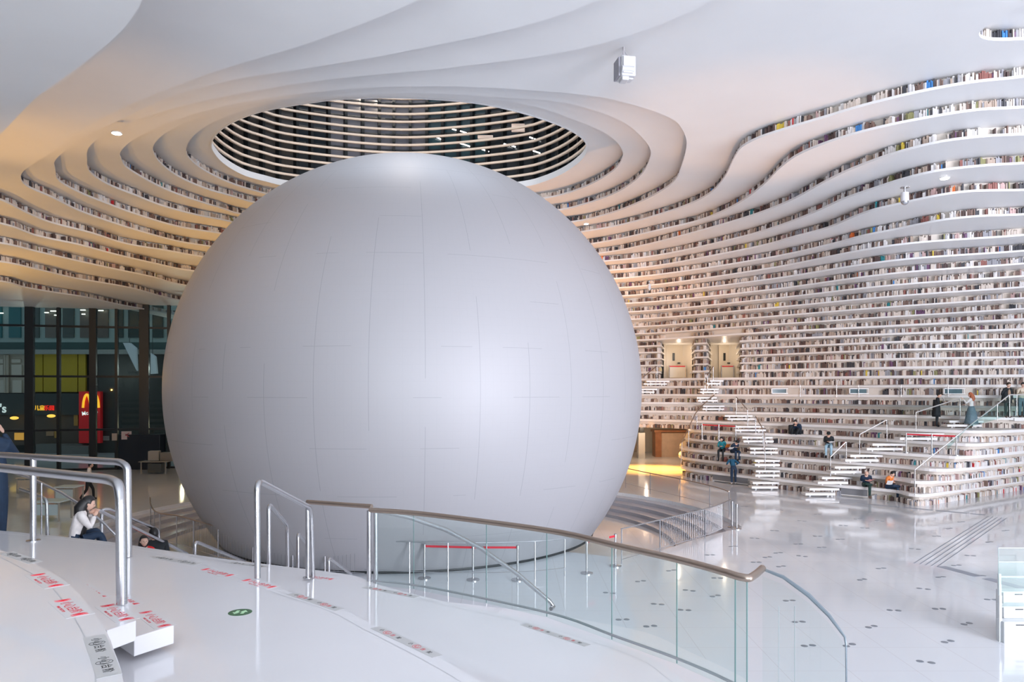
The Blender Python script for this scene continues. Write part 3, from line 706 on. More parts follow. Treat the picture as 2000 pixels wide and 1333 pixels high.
slab('poster', 144, 806, 152, 832, mat('poster_gold', (0.45, 0.25, 0.05), 0.5), 0.05, YM-.1)
slab('menu_board', 28, 846, 46, 860, mat('menu_board_lit', (0.8, 0.35, 0.06), 0.5, emit=0.9), 0.05, YM-.1)
for x, y in ((28, 817), (100, 813)):
    c = mq(x, y, YM-.6); mb = MB(); mb.ell(c, (.3, .3, .13)); o = mb.build('shop_lamp', mat('amber_glow', (1.0, 0.5, 0.08), 0.5, emit=2.5), smooth=True)
    tag(o, 'amber glowing lamp over the shop counter, %s' % ('under the big white letter' if x < 50 else 'under the red and yellow sign'), 'lamp')
for i, (x, y, w_) in enumerate([(2,612,8),(91,611,7),(104,608,10),(162,606,9),(163,614,6),(197,607,9),(108,616,3)]):
    c = mq(x, y, YM-.4); mb = MB(); mb.box(c, (w_*YM/F, .1, .07)); o = mb.build('strip_light', mat('strip_glow', (1, .93, .78), .5, emit=5.0))
    tag(o, 'small white strip light glowing in the mall office windows, %s from the frame edge' % ORD[i+1], 'light', 'office strip lights in the mall')
sg = thing('restaurant_sign', mq(176, 820, YM-.6), 'tall red sign panel with glowing yellow arches behind the glazed wall', 'sign')
o = slab('sign_panel', 154, 765, 196, 866, M_MRED, 0.35, YM-0.6, sg)
M_ARCH = mat('arch_yellow', (1.0, 0.45, 0.03), 0.4, emit=1.8); M_WTX = mat('sign_white', (0.9, 0.9, 0.88), 0.4, emit=0.9)
def arch(x0, xt, x1, y0, yt):
    pts = []; 
    for k in range(15):
        t = k/14; x = x0+(x1-x0)*t; y = y0+(yt-y0)*math.sin(math.pi*t)**0.55; pts.append(PY(x, y, YM-.72))
    mb = MB(); mb.tube(pts, [0.09]*15, 8); return mb.build('arch', M_ARCH, sg, smooth=True)
arch(162, 167, 177, 797, 771); arch(178, 186, 193, 797, 771)
def text(body, loc, size, m, rot, parent=None, ext=0.01, name='lettering', align='CENTER', bold=0.0):
    c = bpy.data.curves.new(name, 'FONT'); c.body = body; c.size = size; c.extrude = ext; c.align_x = align; c.align_y = 'CENTER'; c.offset = bold
    c.materials.append(m); o = bpy.data.objects.new(name, c); COL.objects.link(o); o.location = loc; o.rotation_euler = rot
    dg = bpy.context.evaluated_depsgraph_get(); me = bpy.data.meshes.new_from_object(o.evaluated_get(dg)); bpy.data.objects.remove(o)
    o = bpy.data.objects.new(name, me); COL.objects.link(o); o.location = loc; o.rotation_euler = rot
    if not me.materials: me.materials.append(m)
    if parent is not None:
        o.parent = parent; o.matrix_parent_inverse = Matrix.Translation(parent.location).inverted()
    return o
FRONT = (math.pi/2, 0, 0)
text("Mc", PY(166, 808, YM-.74), 0.42, M_WTX, (math.pi/2, -0.15, 0), sg, bold=.01)
text("é", PY(188, 804, YM-.74), 0.42, M_WTX, (math.pi/2, -0.15, 0), sg, bold=.01)
text("'s", PY(6, 799, YM-.34), 0.95, M_WTX, FRONT, mall, bold=.02)
ls = thing('playground_sign', mq(87, 798, YM-.3), 'yellow and red glowing characters of a shop sign on the black fascia', 'sign')
text("儿童", PY(77, 798, YM-.3), 0.42, M_ARCH, FRONT, ls, bold=.008); text("乐园", PY(96, 798, YM-.3), 0.42, mat('sign_red', (1, .02, .01), .4, emit=1.5), FRONT, ls, bold=.008)
text("inke", PY(256, 728, YM-.1), 0.4, mat('dim_lettering', (.12, .13, .13), .5), FRONT, mall)
# pale reflection-like sheets outside, given a faint glow of their own, shown behind the right panes
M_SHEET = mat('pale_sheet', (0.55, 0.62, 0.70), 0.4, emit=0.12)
mb = MB(); V_ = [PY(240, 670, 56), PY(253, 670, 56), PY(265, 680, 56), PY(267, 725, 56), PY(262, 715, 56)]
mb.add(V_+[v+Vector((0, .25, 0)) for v in V_], [(0,1,2,3,4), (9,8,7,6,5), (0,5,6,1), (1,6,7,2), (2,7,8,3), (3,8,9,4), (4,9,5,0)])
o_ = mb.build('sail_panel', M_SHEET); h_ = MB().tube([PY(253, 672, 56.1), PY(253, 520, 56.1)], .02, 6).build('hanger', M_DARK, o_); tag(o_, 'pointed pale canopy sheet hanging behind the dark glazing, nearer the shop signs', 'canopy')
mb = MB(); V_ = [PY(294, 690, 56), PY(303, 697, 56), PY(306, 730, 56), PY(294, 731, 56)]
mb.add(V_+[v+Vector((0, .25, 0)) for v in V_], [(0,1,2,3), (7,6,5,4), (0,4,5,1), (1,5,6,2), (2,6,7,3), (3,7,4,0)])
o_ = mb.build('sail_panel', M_SHEET); h_ = MB().tube([PY(298, 692, 56.1), PY(298, 520, 56.1)], .02, 6).build('hanger', M_DARK, o_); tag(o_, 'small pale canopy sheet behind the dark glazing, beside the sphere', 'canopy')
for i, (x0, y0, x1, y1, c_) in enumerate([(202,852,213,861,(.10,.13,.15)),(219,847,228,861,(.45,.38,.32)),(238,843,256,859,(.62,.50,.50))]):
    p = gp(0); Y = 46.6+(x0/330.)*3-.0
    a = gp((x0+x1)/2, -0.25); A, B = PY(x0, y0, a.y), PY(x1, y1, a.y); mb = MB(); mb.box(((A.x+B.x)/2, a.y, (A.z+B.z)/2), (B.x-A.x, .02, A.z-B.z), GW_ANG)
    o = mb.build('notice', mat('notice_%s' % 'abc'[i] if False else ['dark_notice','tan_notice','pink_notice'][i], c_, .5)); tag(o, ['small dark notice stuck on the tinted glazing', 'small tan notice stuck on the tinted glazing', 'pale notice with a red cross pattern on the glazing by the door'][i], 'notice')
    if i == 2:
        for s in (-1, 1):
            m2 = MB(); m2.box(((A.x+B.x)/2, a.y-.02, (A.z+B.z)/2+.03), (.42, .01, .05), rot=Matrix.Rotation(s*.6, 3, 'Y')); q = m2.build('cross_mark', mat('notice_red', (.45, .08, .10), .5), o)
# ---------------------------------------------------------------- lobby behind the lower shelves
def edgeY(n, px):
    c, closed = CUR[n]; t = (px-CX)/F; best = None
    for i in range(len(c)-1):
        a, b = c[i], c[i+1]; fa, fb = a.x-t*a.y, b.x-t*b.y
        if fa*fb <= 0 and a.y > 5:
            s = fa/(fa-fb) if fa != fb else 0; Y = a.y+(b.y-a.y)*s
            if best is None or Y > best: best = Y
    return best
M_WOOD = mat('brown_wood', (0.30, 0.13, 0.06), 0.45, var=.15, scale=3); M_WOOD2 = mat('pale_wood', (0.52, 0.40, 0.30), 0.5, var=.1, scale=3)
dk = thing('reception_desk', PY(1312, 893.4, 55.2), 'brown wooden reception desk in the lobby under the book wall', 'desk')
def wbox(name, x0, y0, x1, y1, Y, d, m, parent=None, bev=0.01):
    a, b = PY(x0, y0, Y), PY(x1, y1, Y); mb = MB(); mb.box(((a.x+b.x)/2, Y+d/2, (a.z+b.z)/2), (abs(b.x-a.x), d, abs(a.z-b.z))); return mb.build(name, m, parent, bevel=bev)
wbox('side_panel', 1280, 844, 1292, 893.5, 55.2, 1.2, M_WOOD, dk); wbox('front_panel', 1292, 846, 1345, 893.4, 55.3, 1.1, M_WOOD2, dk); wbox('desk_top', 1278, 841, 1346, 845, 55.1, 1.5, M_WOOD, dk)
kb = thing('ticket_machine', PY(1253, 897, 54), 'pale self-service cabinet standing at the lobby wall', 'cabinet'); wbox('body', 1247, 846, 1260, 896.2, 54, .7, mat('grey_cabinet', (.45, .45, .42), .5), kb); wbox('screen', 1250, 835, 1258, 845, 54, .2, M_DARK, kb)
# ---------------------------------------------------------------- recessed doors high in the book wall
M_DOOR = mat('cream_door', (0.70, 0.62, 0.50), 0.5); M_NI = mat('niche_plaster', (0.72, 0.66, 0.57), .6)
for i, (xa, xb, dl, dr) in enumerate([(1297,1350,1302,1338),(1388,1442,1404,1432)]):
    Yd = 52.1; mb = MB(); n_seg = 16; z0, z1 = Z[11], ZB[17]
    A, B = PY(xa-1, 0, Yd-1.4), PY(xb+1, 0, Yd-1.4); cx_ = (A.x+B.x)/2; rx = (B.x-A.x)/2; vs = []; fs = []
    for k in range(n_seg+1):
        a = math.pi*k/n_seg; x = cx_-rx*math.cos(a); y = Yd-1.5+1.3*math.sin(a); vs += [(x, y, z0), (x, y, z1)]
    for k in range(n_seg): fs.append((2*k, 2*k+2, 2*k+3, 2*k+1))
    mb.add(vs, fs); o = mb.build('wall_niche', M_NI, smooth=True); tag(o, kind='structure')
    lab = ['cream exit door in the rounded wall niche nearer the sphere', 'cream exit door in the rounded wall niche farther from the sphere'][i]
    dr_ = thing('exit_door', PY((dl+dr)/2, 742, Yd-.5), lab, 'door')
    wbox('door_leaf', dl, 672, dr, 741.5, Yd-.45, .08, M_DOOR, dr_); wbox('slot_window', dl+(dr-dl)*.33, 690, dl+(dr-dl)*.33+4, 705, Yd-.52, .07, M_DARK, dr_, 0)
    wbox('handle', dl+(dr-dl)*.6, 708.5, dl+(dr-dl)*.6+5, 710.5, Yd-.56, .1, M_DARK, dr_, 0)
    bar = thing('belt_barrier', PY((dl+dr)/2, 742, Yd-1.2), 'barrier with thin red top belt and pale sheet before the %s exit door' % ['first', 'second'][i], 'barrier')
    wbox('belt', dl+5, 715, dr+1, 717, Yd-1.0, .04, M_RED, bar, 0); wbox('sheet', dl+6, 717, dr, 738, Yd-.98, .03, mat('pale_board', (.74, .68, .58), .5), bar, 0)
    for x in (dl+5, dr+1):
        p = PY(x, 741.5, Yd-1.0); q = PY(x, 714.5, Yd-1.0); mb = MB(); mb.tube([p, q], .03, 8, m=M_STEEL); mb.cyl(p, .12, .03, m=M_STEEL); mb.build('post', M_STEEL, bar)
# ---------------------------------------------------------------- floating stair boards of the book wall
M_BOARD = mat('stair_board_white', (0.84, 0.83, 0.81), .35)
def stair(runs, where):
    for (n, x0, x1, xo) in runs:
        Ye = edgeY(n+1, (x0+x1)/2)
        if Ye is None: continue
        for up, dz, dy, xs in ((1, .35, .20, 0), (0, .175, .62, xo)):
            Y = Ye-dy; a, b = (x0+xs-CX)/F*Y, (x1+xs-CX)/F*Y; mb = MB(); mb.box(((a+b)/2, Y, Z[n]+dz-.055), (b-a, .52, .11))
            for s in (.2, .8): mb.box((a+(b-a)*s, Y, Z[n]+dz/2-.055), (.08, .2, dz-.11 if dz > .12 else .06))
            o = mb.build('stair_board', M_BOARD, bevel=.01)
            tag(o, 'white floating stair board, %s one over the %s, %s' % (['lower', 'upper'][up], ORD[n]+' ledge' if n else 'hall floor', where), 'step', 'floating stair boards on the book wall')
stair([(0,1467,1518,-2),(1,1473,1520,-1),(2,1471,1520,0),(3,1462,1516,0),(4,1447,1506,2),(5,1429,1489,4),(6,1413,1467,5),(7,1371,1413,-1),(8,1359,1398,2),(9,1366,1402,-1),(10,1384,1411,-6)], 'central stair')
stair([(9,1248,1282,-5),(10,1261,1306,-5)], 'sphere-side stair')
stair([(0,1577,1635,-8),(1,1601,1660,-8),(2,1626,1686,-8),(3,1656,1721,-10),(4,1699,1769,-11),(5,1765,1838,-13),(6,1848,1915,-4)], 'long stair to the glass platform')
# low glass-fronted slots in the book wall and grey vents at its foot
M_SLOT = mat('slot_glass', (0.10, 0.16, 0.18), .1)
for i, (n, x0, x1, y0, y1) in enumerate([(9,1507,1552,760,767.5),(9,1659,1715,760,768.5),(9,1843,1903,759,768)]):
    Y = edgeY(10, (x0+x1)/2)+.12; A, B = (x0-CX)/F*Y, (x1-CX)/F*Y; za, zb = Z[9]+.04, ZB[10]-.04
    t = thing('display_slot', (A, Y, Z[9]), 'low framed display slot in the ninth book row, %s' % ['above the hooded reader', 'above the reader in light jeans', 'behind the red-haired woman'][i], 'display case')
    mb = MB(); mb.box(((A+B)/2, Y+.04, (za+zb)/2), (B-A-.1, .02, zb-za-.08)); mb.build('pane', M_SLOT, t)
    mb = MB(); mb.box(((A+B)/2, Y, zb-.02), (B-A, .1, .05)); mb.box(((A+B)/2, Y, za+.02), (B-A, .1, .05)); mb.box((A, Y, (za+zb)/2), (.05, .1, zb-za)); mb.box((B, Y, (za+zb)/2), (.05, .1, zb-za)); mb.box(((A*.35+B*.65), Y, (za+zb)/2), (.04, .08, zb-za)); mb.build('frame', M_SH, t)
for i, (x0, x1) in enumerate([(1392,1460),(1642,1694)]):
    pts = []
    for k in range(9):
        px = x0+(x1-x0)*k/8; Y = edgeY(1, px)+.12; pts.append(Vector(((px-CX)/F*Y, Y)))
    t = thing('floor_vent', (pts[4].x, pts[4].y, 0), 'long grey vent grille under the lowest ledge, %s' % ['behind the bending man in blue', 'beside the seated bald reader'][i], 'vent')
    strip('grille', pts, 0.08, .40, mat('grey_grille', (.22, .22, .23), .5), t, thick=.02)
    mb = MB(); mb.tube([(p.x, p.y-.03, .07) for p in pts], .02, 6); mb.tube([(p.x, p.y-.03, .40) for p in pts], .015, 6); mb.build('frame', M_SH, t)
# ---------------------------------------------------------------- handrails
def rounded(pts, r=0.12, k=5):
    out = [pts[0]]
    for i in range(1, len(pts)-1):
        a, b, c = pts[i-1], pts[i], pts[i+1]; u = (a-b); v = (c-b); ru = min(r, u.length*.45, v.length*.45)
        p, q = b+u.normalized()*ru, b+v.normalized()*ru
        for j in range(k+1):
            t = j/k; out.append(p.lerp(b, t).lerp(b.lerp(q, t), t))
    return out+[pts[-1]]
def handrail(label, top, posts, rt, rp, group=None, m=None, rnd=.12, cat='handrail', flange=True, smooth3=False):
    """top: px,py,Y points of the tube; posts: px,py_top,py_bottom,Y"""
    T3 = [PY(*p) for p in top]
    if smooth3:
        c = catmull([(v.x, v.y) for v in T3], .25); zz = []
        L = [0]
        for a, b in zip(T3, T3[1:]): L.append(L[-1]+(b.xy-a.xy).length)
        s = 0; out = []
        for i, p in enumerate(c):
            if i: s += (p-c[i-1]).length
            u = min(s, L[-1]); j = max(0, min(len(L)-2, bisect_left(L, u)-1)); f = (u-L[j])/max(L[j+1]-L[j], 1e-6)
            out.append(Vector((p.x, p.y, T3[j].z+(T3[j+1].z-T3[j].z)*min(1, f))))
        T3s = out
    else: T3s = rounded(T3, rnd) if len(T3) > 2 else T3
    b0 = PY(posts[0][0], posts[0][2], posts[0][3]) if posts else T3[0]
    t = thing('handrail', b0, label, cat, group)
    mb = MB(); mb.tube(T3s, rt, 12); mb.build('rail', m or M_STEEL, t, smooth=True)
    for px, y0, y1, Y in posts:
        a, b = PY(px, y0, Y), PY(px, y1, Y); mb = MB(); mb.tube([b, a], rp, 10)
        if flange: mb.cyl(b, rp*2.2, .012, 16)
        mb.build('post', M_STEEL, t, smooth=True)
    return t
# foreground, left: two big steel rails
zA = Z[6]
def base_py(z, Y): return HY-F*(z-H)/Y
Yp = 5.16
t = handrail('thick steel handrail nearest the viewer, its post standing on the floating stair block', [(-330,880,7.6),(0,914,6.16),(215,937,5.32),(232,946,5.2),(236,980,Yp),(238,base_py(3.505,Yp)-2,Yp)], [], .036, .03, rnd=.1)
t.location = PY(238, base_py(3.505, Yp), Yp)
for ch in t.children: ch.matrix_parent_inverse = Matrix.Translation(t.location).inverted()
handrail('brownish steel handrail just behind the thickest one, with two slim posts', [(-260,876,11.5),(0,889,9.75),(64,893,9.05),(235,903,8.25),(249,912,8.18),(250.5,base_py(zA,8.18)-1,8.18)], [(65,893,base_py(zA,9.05),9.05)], .040, .036, rnd=.12)
handrail('steel stair handrail with a tall front post, before the lower middle of the sphere', [(503,base_py(zA,7.25)-1,7.25),(502,938,7.25),(607,993,9.3),(611,base_py(Z[5],9.35)-1,9.35)], [(601,991,base_py(Z[5],9.35),9.25)], .030, .027, rnd=.14)
handrail('smaller steel stair handrail just behind the tall-posted one', [(525,1108,10.6),(525,985,10.6),(561,1026,12.4),(562,1110,12.4)], [], .030, .027, rnd=.14)
handrail('third and smallest steel stair handrail of the row descending to the sphere', [(582,1112,13.2),(582,1042,13.2),(607,1072,14.6),(607,1115,14.6)], [], .028, .027, rnd=.12)
handrail('short steel handrail low beside the balustrade post', [(642,1122,14),(642,1090,14),(686,1122,15.4)], [], .030, .027, rnd=.12)
handrail('bright steel handrail descending behind the step edge, right of the couple', [(380,1085,15),(381,1058,15),(478,1098,17.5)], [], .035, .03, rnd=.2)
handrail('long bright steel handrail running down past the seated girl', [(178,1058,12),(178,999,12),(192,997,12),(365,1082,15.0)], [], .030, .026, rnd=.1)
handrail('steel handrail with square end post above the crouching child', [(198,1062,12.6),(199,996,12.6),(212,995,12.7),(309,1036,14.4),(310.5,1075,14.4)], [], .030, .026, rnd=.1)
handrail('small steel handrail end beside the seated girl, behind the slim post', [(40,955,13.5),(66,964,13.3),(91,976,13),(92.5,1046,13)], [], .030, .026, rnd=.1)
t = handrail('long curving steel rail with clear glass below, sweeping down at the far left', [(-60,900,12.6),(0,915,12.4),(60,934,12.2),(120,963,12.0),(160,988,11.9),(200,1020,11.8),(232,1052,11.8)], [(81,944,1050,12.1),(155,985,1052,11.9)], .022, .014, smooth3=True, flange=False)
top = [PY(*p) for p in [(-60,902,12.6),(0,917,12.4),(60,936,12.2),(120,965,12.0),(160,990,11.9),(200,1022,11.8)]]
mb = MB(); k = len(top); vs = top+[Vector((v.x, v.y, Z[5]+.02)) for v in top]; mb.add(vs, [(i, i+1, k+i+1, k+i) for i in range(k-1)]); mb.build('glass_panel', M_GL, t)
# the glass balustrade of the near terrace
zt = 3.51; zb_ = Z[5]-.04
bt = [(722,997),(800,1002),(950,1020),(1100,1042),(1202,1066),(1321,1093),(1400,1114),(1442,1127)]
B3 = [P(px, py, zt) for px, py in bt]
bal = thing('glass_balustrade', (B3[0].x, B3[0].y, zb_), 'clear glass balustrade under a brown-reflecting steel handrail along the near terrace edge', 'balustrade')
end = [B3[-1], P(1463, 1131, zt), PY(1478, 1121, 6.05), PY(1489, 1111, 6.25)]
c2 = catmull([(v.x, v.y) for v in B3], .2); mb = MB(); mb.tube([Vector((p.x, p.y, zt)) for p in c2]+rounded(end, .06)[1:], .031, 12); mb.build('top_rail', M_STEELB, bal, smooth=True)
joint_px = [733, 808, 950, 1068, 1195, 1322, 1436, 1459]
def pt_on(cv, px):
    t = (px-CX)/F
    for a, b in zip(cv, cv[1:]):
        fa, fb = a.x-t*a.y, b.x-t*b.y
        if fa*fb <= 0: return a.lerp(b, fa/(fa-fb) if fa != fb else 0)
    return cv[-1] if t > 0 else cv[0]
J = [pt_on(c2+[Vector((end[1].x, end[1].y))], px) for px in joint_px]
def pane_between(a, b, z0, z1, par, name='glass_panel', m=None, th=.014):
    d = (b-a); L = d.length; ang = math.atan2(d.y, d.x); c = (a+b)/2; mb = MB(); mb.box((c.x, c.y, (z0+z1)/2), (L-.012, th, z1-z0), ang); o = mb.build(name, m or M_GL, par); return o
for a, b in zip(J, J[1:]): pane_between(a, b, zb_, zt-.02, bal)
for a in J[1:]:
    mb = MB(); mb.box((a.x, a.y, (zb_+zt)/2-.01), (.004, .012, zt-zb_-.03), .5); mb.build('panel_edge', M_GLE, bal)
mb = MB(); mb.tube([Vector((p.x, p.y, zb_+.05)) for p in c2], .014, 6); mb.build('base_channel', mat('grey_channel', (.35, .36, .38), .4), bal, smooth=True)
for px in (721, 734):
    p = P(px, 997, zt); mb = MB(); mb.tube([(p.x, p.y, zb_), (p.x, p.y, zt)], .028, 10); mb.build('post', M_STEEL, bal, smooth=True)
# curved glass that turns down the side stair
g2 = [PY(1489, 1112, 6.25), PY(1530, 1128, 6.1), PY(1580, 1164, 5.95), PY(1620, 1204, 5.8), PY(1650, 1245, 5.7), PY(1652.5, 1262, 5.68)]
gb = thing('curved_glass', (g2[0].x, g2[0].y, 2.0), 'curved clear glass panel with slim grey rail sweeping down the side stair', 'balustrade')
mb = MB(); k = len(g2); ins = [v-Vector((0, 0, .06)) for v in g2]
mb.add(ins+[Vector((v.x, v.y, 1.95)) for v in g2], [(i, i+1, k+i+1, k+i) for i in range(k-1)]); mb.build('glass_panel', M_GL, gb)
mb = MB(); mb.tube(g2, [.012, .016, .02, .016, .010, .008], 8); mb.build('rail', mat('grey_rail', (.27, .32, .36), .3, .6), gb, smooth=True)
mb = MB(); mb.tube([g2[-1], Vector((g2[-1].x+.01, g2[-1].y, 1.95))], .007, 6); mb.build('panel_edge', mat('grey_rail', (.27, .32, .36), .3, .6), gb)
for px in (1521, 1552):
    p = PY(px, 1140, 6.0); mb = MB(); mb.box((p.x, p.y, 2.6), (.002, .008, 1.3)); mb.build('seam', mat('seam_grey', (.45, .55, .56), .3), gb)
# rails behind the balustrade
handrail('brown-reflecting steel handrail piece joining the balustrade end post', [(600,981,9.95),(726,990,9.45)], [], .030, .026, m=M_STEELB)
handrail('steel handrail curving down to the hall floor behind the glass balustrade', [(724,994,9.5),(800,1011,9.9),(870,1035,10.3),(940,1072,10.8),(1010,1121,11.3),(1073,1174,11.7),(1081,1186,11.7),(1076,1190,11.6)], [], .033, .026, smooth3=True)
# fence round the sphere
def fence(label, pts, posts, z=1.0, bal_rng=None, low=None, dens=.12, rr=.022, m=None):
    C2 = catmull([P(px, py, z).xy for px, py in pts], .2); t = thing('fence', (C2[0].x, C2[0].y, 0), label, 'fence')
    mb = MB(); mb.tube([(p.x, p.y, z) for p in C2], rr, 8); mb.build('top_rail', m or M_STEELB, t, smooth=True)
    if low is not None: mb = MB(); mb.tube([(p.x, p.y, low) for p in C2], .012, 6); mb.build('lower_rail', M_STEEL, t, smooth=True)
    for px in posts:
        p = pt_on(C2, px); mb = MB(); mb.tube([(p.x, p.y, 0), (p.x, p.y, z)], .019, 8); mb.build('post', M_STEEL, t, smooth=True)
    if bal_rng:
        seg = [p for p in C2 if bal_rng[0] < CX+F*p.x/p.y < bal_rng[1]]; s = 0; nxt = 0; first = None
        for a, b in zip(seg, seg[1:]):
            L = (b-a).length
            while nxt <= s+L:
                p = a.lerp(b, (nxt-s)/L); nxt += dens
                if first is None:
                    mb = MB(); mb.tube([(0, 0, .10), (0, 0, z-.02)], .0045, 4); first = mb.build('baluster', M_STEEL, None); me = first.data; first.location = (p.x, p.y, 0); o = first
                else: o = bpy.data.objects.new('baluster', me); COL.objects.link(o); o.location = (p.x, p.y, 0)
                o.parent = t; o.matrix_parent_inverse = Matrix.Translation(t.location).inverted()
            s += L
    return t
fence('steel fence with fine balusters hugging the shaded side of the sphere base', [(293,972),(296,990),(311,1003),(345,1008),(390,1020),(426,1029),(494,1039),(560,1046),(640,1052),(712,1056)], [294,301,312,345,378,426,494,572,635], bal_rng=(345,712), low=.12)
fence('steel two-bar railing in front of the sphere base, behind the glass balustrade', [(712,1056),(800,1059),(875,1061),(950,1061),(1045,1058),(1103,1053)], [800,875,950,1045,1103], low=.22, rr=.018, m=M_STEEL)
fence('brown-topped railing along the far rim of the sunken steps', [(1190,909),(1222,915),(1270,925),(1328,936),(1386,949),(1408,955),(1424,961)], [1222,1270,1328,1386,1424], low=.22)
fence('bright railing with fine balusters on the near rim of the sunken steps', [(1213,1034),(1250,1025),(1289,1016),(1335,1005),(1377,995),(1405,986),(1428,976)], [1214,1289,1377], low=.12, bal_rng=(1292,1412), m=M_STEEL)
# belt barriers
def stanchion(px, pyb, label, h=.92, group='belt barrier posts on the hall floor'):
    b = P(px, pyb, 0); t = thing('stanchion', b, label, 'barrier post', group); mb = MB(); mb.cyl(b, .17, .025, 24); mb.cyl(b+Vector((0, 0, .025)), .15, .03, 24, r2=.04); mb.build('base', M_STEEL, t, smooth=True)
    mb = MB(); mb.cyl(b+Vector((0, 0, .03)), .03, h-.03, 12); mb.build('post', M_STEEL, t, smooth=True); mb = MB(); mb.cyl(b+Vector((0, 0, h-.1)), .042, .1, 12); mb.build('belt_head', M_STEEL, t, smooth=True); return b
def belt(a, b, label, h=.86):
    d = (b-a); ang = math.atan2(d.y, d.x); c = (a+b)/2; mb = MB(); mb.box((c.x, c.y, h), (d.length-.07, .006, .055), ang); o = mb.build('barrier_belt', M_RED); tag(o, label, 'barrier belt', 'red belts')
s1 = stanchion(829, 1131, 'steel belt barrier post, nearest the balustrade end post, before the sphere'); s2 = stanchion(924, 1134, 'steel belt barrier post in the middle of the red belt line'); s3 = stanchion(1011, 1134, 'steel belt barrier post at the far end of the longer red belt line')
belt(s1, s2, 'red belt between the first two barrier posts before the sphere'); belt(s2, s3, 'red belt on the second span before the sphere')
s4 = stanchion(1146, 1121, 'steel belt barrier post of the short red belt pair, nearer the viewer'); s5 = stanchion(1202, 1107, 'steel belt barrier post of the short red belt pair, nearer the steps'); belt(s4, s4+(s5-s4)*.3, 'short red belt stub at the nearer post of the pair'); belt(s5+(s4-s5)*.25, s5, 'short red belt stub at the post nearer the sunken steps')
stanchion(1430, 1031, 'slim barrier post where the two step railings meet', .95); stanchion(1439, 1034, 'slim barrier post beside the meeting of the step railings, outer one', .90)
# handrails on the book wall
HG = 'slim handrails of the book wall stairs'
def hr(label, top, posts, r=.028): return handrail(label, top, posts, r, .018, HG, flange=False, rnd=.08, m=M_STEELB if 'bronze' in label else M_STEELW)
def Ye(n, px): return edgeY(n, px)
ya = Ye(10, 1282)-.2; hr('short bronze handrail at the sphere edge below the first exit door', [(1256,737,ya-.6),(1282,716,ya)], [(1283,716,745,ya)])
ya = Ye(10, 1393)-.1; hr('bronze handrail beside the second exit door', [(1381,734,ya-.3),(1393,716,ya)], [(1393,716,744,ya),(1382,734,765,ya-.3)])
hr('long bronze handrail bending down to the lobby opening', [(1400,768,46.2),(1374,790,45.2),(1358,808,44.6),(1332,864,42.9),(1330,906,42.9)], [(1361,812,866,44.4),(1345,842,890,43.4)])
hr('bronze handrail running down below the second exit door', [(1378,738,Ye(9,1378)-.3),(1392,766,Ye(8,1392)-.4)], [(1377,738,762,Ye(9,1378)-.3)])
hr('bronze handrail on the upper stair flight towards the red barrier', [(1438,776,Ye(7,1438)-.2),(1460,801,Ye(6,1460)-.3)], [(1438,776,810,Ye(7,1438)-.2),(1460,801,834,Ye(6,1460)-.3)])
hr('bronze handrail on the middle stair flight', [(1476,814,Ye(5,1476)-.2),(1490,839,Ye(4,1490)-.3)], [(1476,814,848,Ye(5,1476)-.2),(1490,839,868,Ye(4,1490)-.3)])
hr('slim steel handrail posts on the lowest stair flight', [(1493,845,Ye(4,1493)-.5),(1494,884,Ye(2,1494)-.5)], [(1492,845,890,Ye(4,1493)-.5),(1494.5,884,922,Ye(2,1494)-.5)])
hr('bright handrail at the foot of the long stair', [(1622,893,Ye(2,1622)-.5),(1652,864,Ye(3,1652)-.3)], [(1622,893,936,Ye(2,1622)-.5),(1653,864,905,Ye(3,1652)-.3)])
hr('bright handrail halfway up the long stair', [(1679,849,Ye(4,1679)-.5),(1731,821,Ye(5,1731)-.3)], [(1679,849,892,Ye(4,1679)-.5),(1732,821,862,Ye(5,1731)-.3)])
hr('bright handrail at the head of the long stair, by the reader in black', [(1789,806,Ye(6,1789)-.6),(1874,779,Ye(7,1874)-.6)], [(1789,806,843,Ye(6,1789)-.6),(1875,779,826,Ye(7,1874)-.6)])
t = hr('thin horizontal bar with small posts above the display slots', [(1563,753,Ye(9,1563)-.1),(1634,753,Ye(9,1634)-.1),(1677,753,Ye(9,1677)-.1),(1760,752,Ye(9,1760)-.1),(1852,751,Ye(9,1852)-.1)], [(x, 752, 776, Ye(9, x)-.1) for x in (1563,1634,1677,1760,1852)], .014)
gy = Ye(2, 1800)
t = hr('long bright handrail of the glass platform rising from the corner', [(1787,918,31.7),(1880,843,32.0),(1972,771.5,33.2),(2010,771.5,33.8),(2080,772,35)], [(1787,918,967,31.7),(1972,772,815,33.2),(1948,790,822,32.8),(1986,772,812,33.4)], .026)
top = [PY(*p) for p in [(1850,868,31.9),(1880,844,32.0),(1972,773,33.2),(2010,773,33.8),(2080,773,35)]]
bot = [PY(*p) for p in [(1850,880,31.9),(1890,836,32.0),(1972,812,33.2),(2010,812,33.8),(2080,812,35)]]
M_GT = glass_mat('teal_platform_glass', (0.66, 0.84, 0.82), .1)
mb = MB(); mb.add(top+bot, [(i, i+1, 5+i+1, 5+i) for i in range(4)]); mb.build('glass_panel', M_GT, t)
c_ = PY(1990, 812, 36.0); o = MB().box((c_.x+.9, c_.y+.3, Z[6]+.42), (2.9, 1.6, .14), m=M_BOARD).build('platform_board', bevel=.01); tag(o, 'white platform board behind the glass where the visitors stand', 'step')
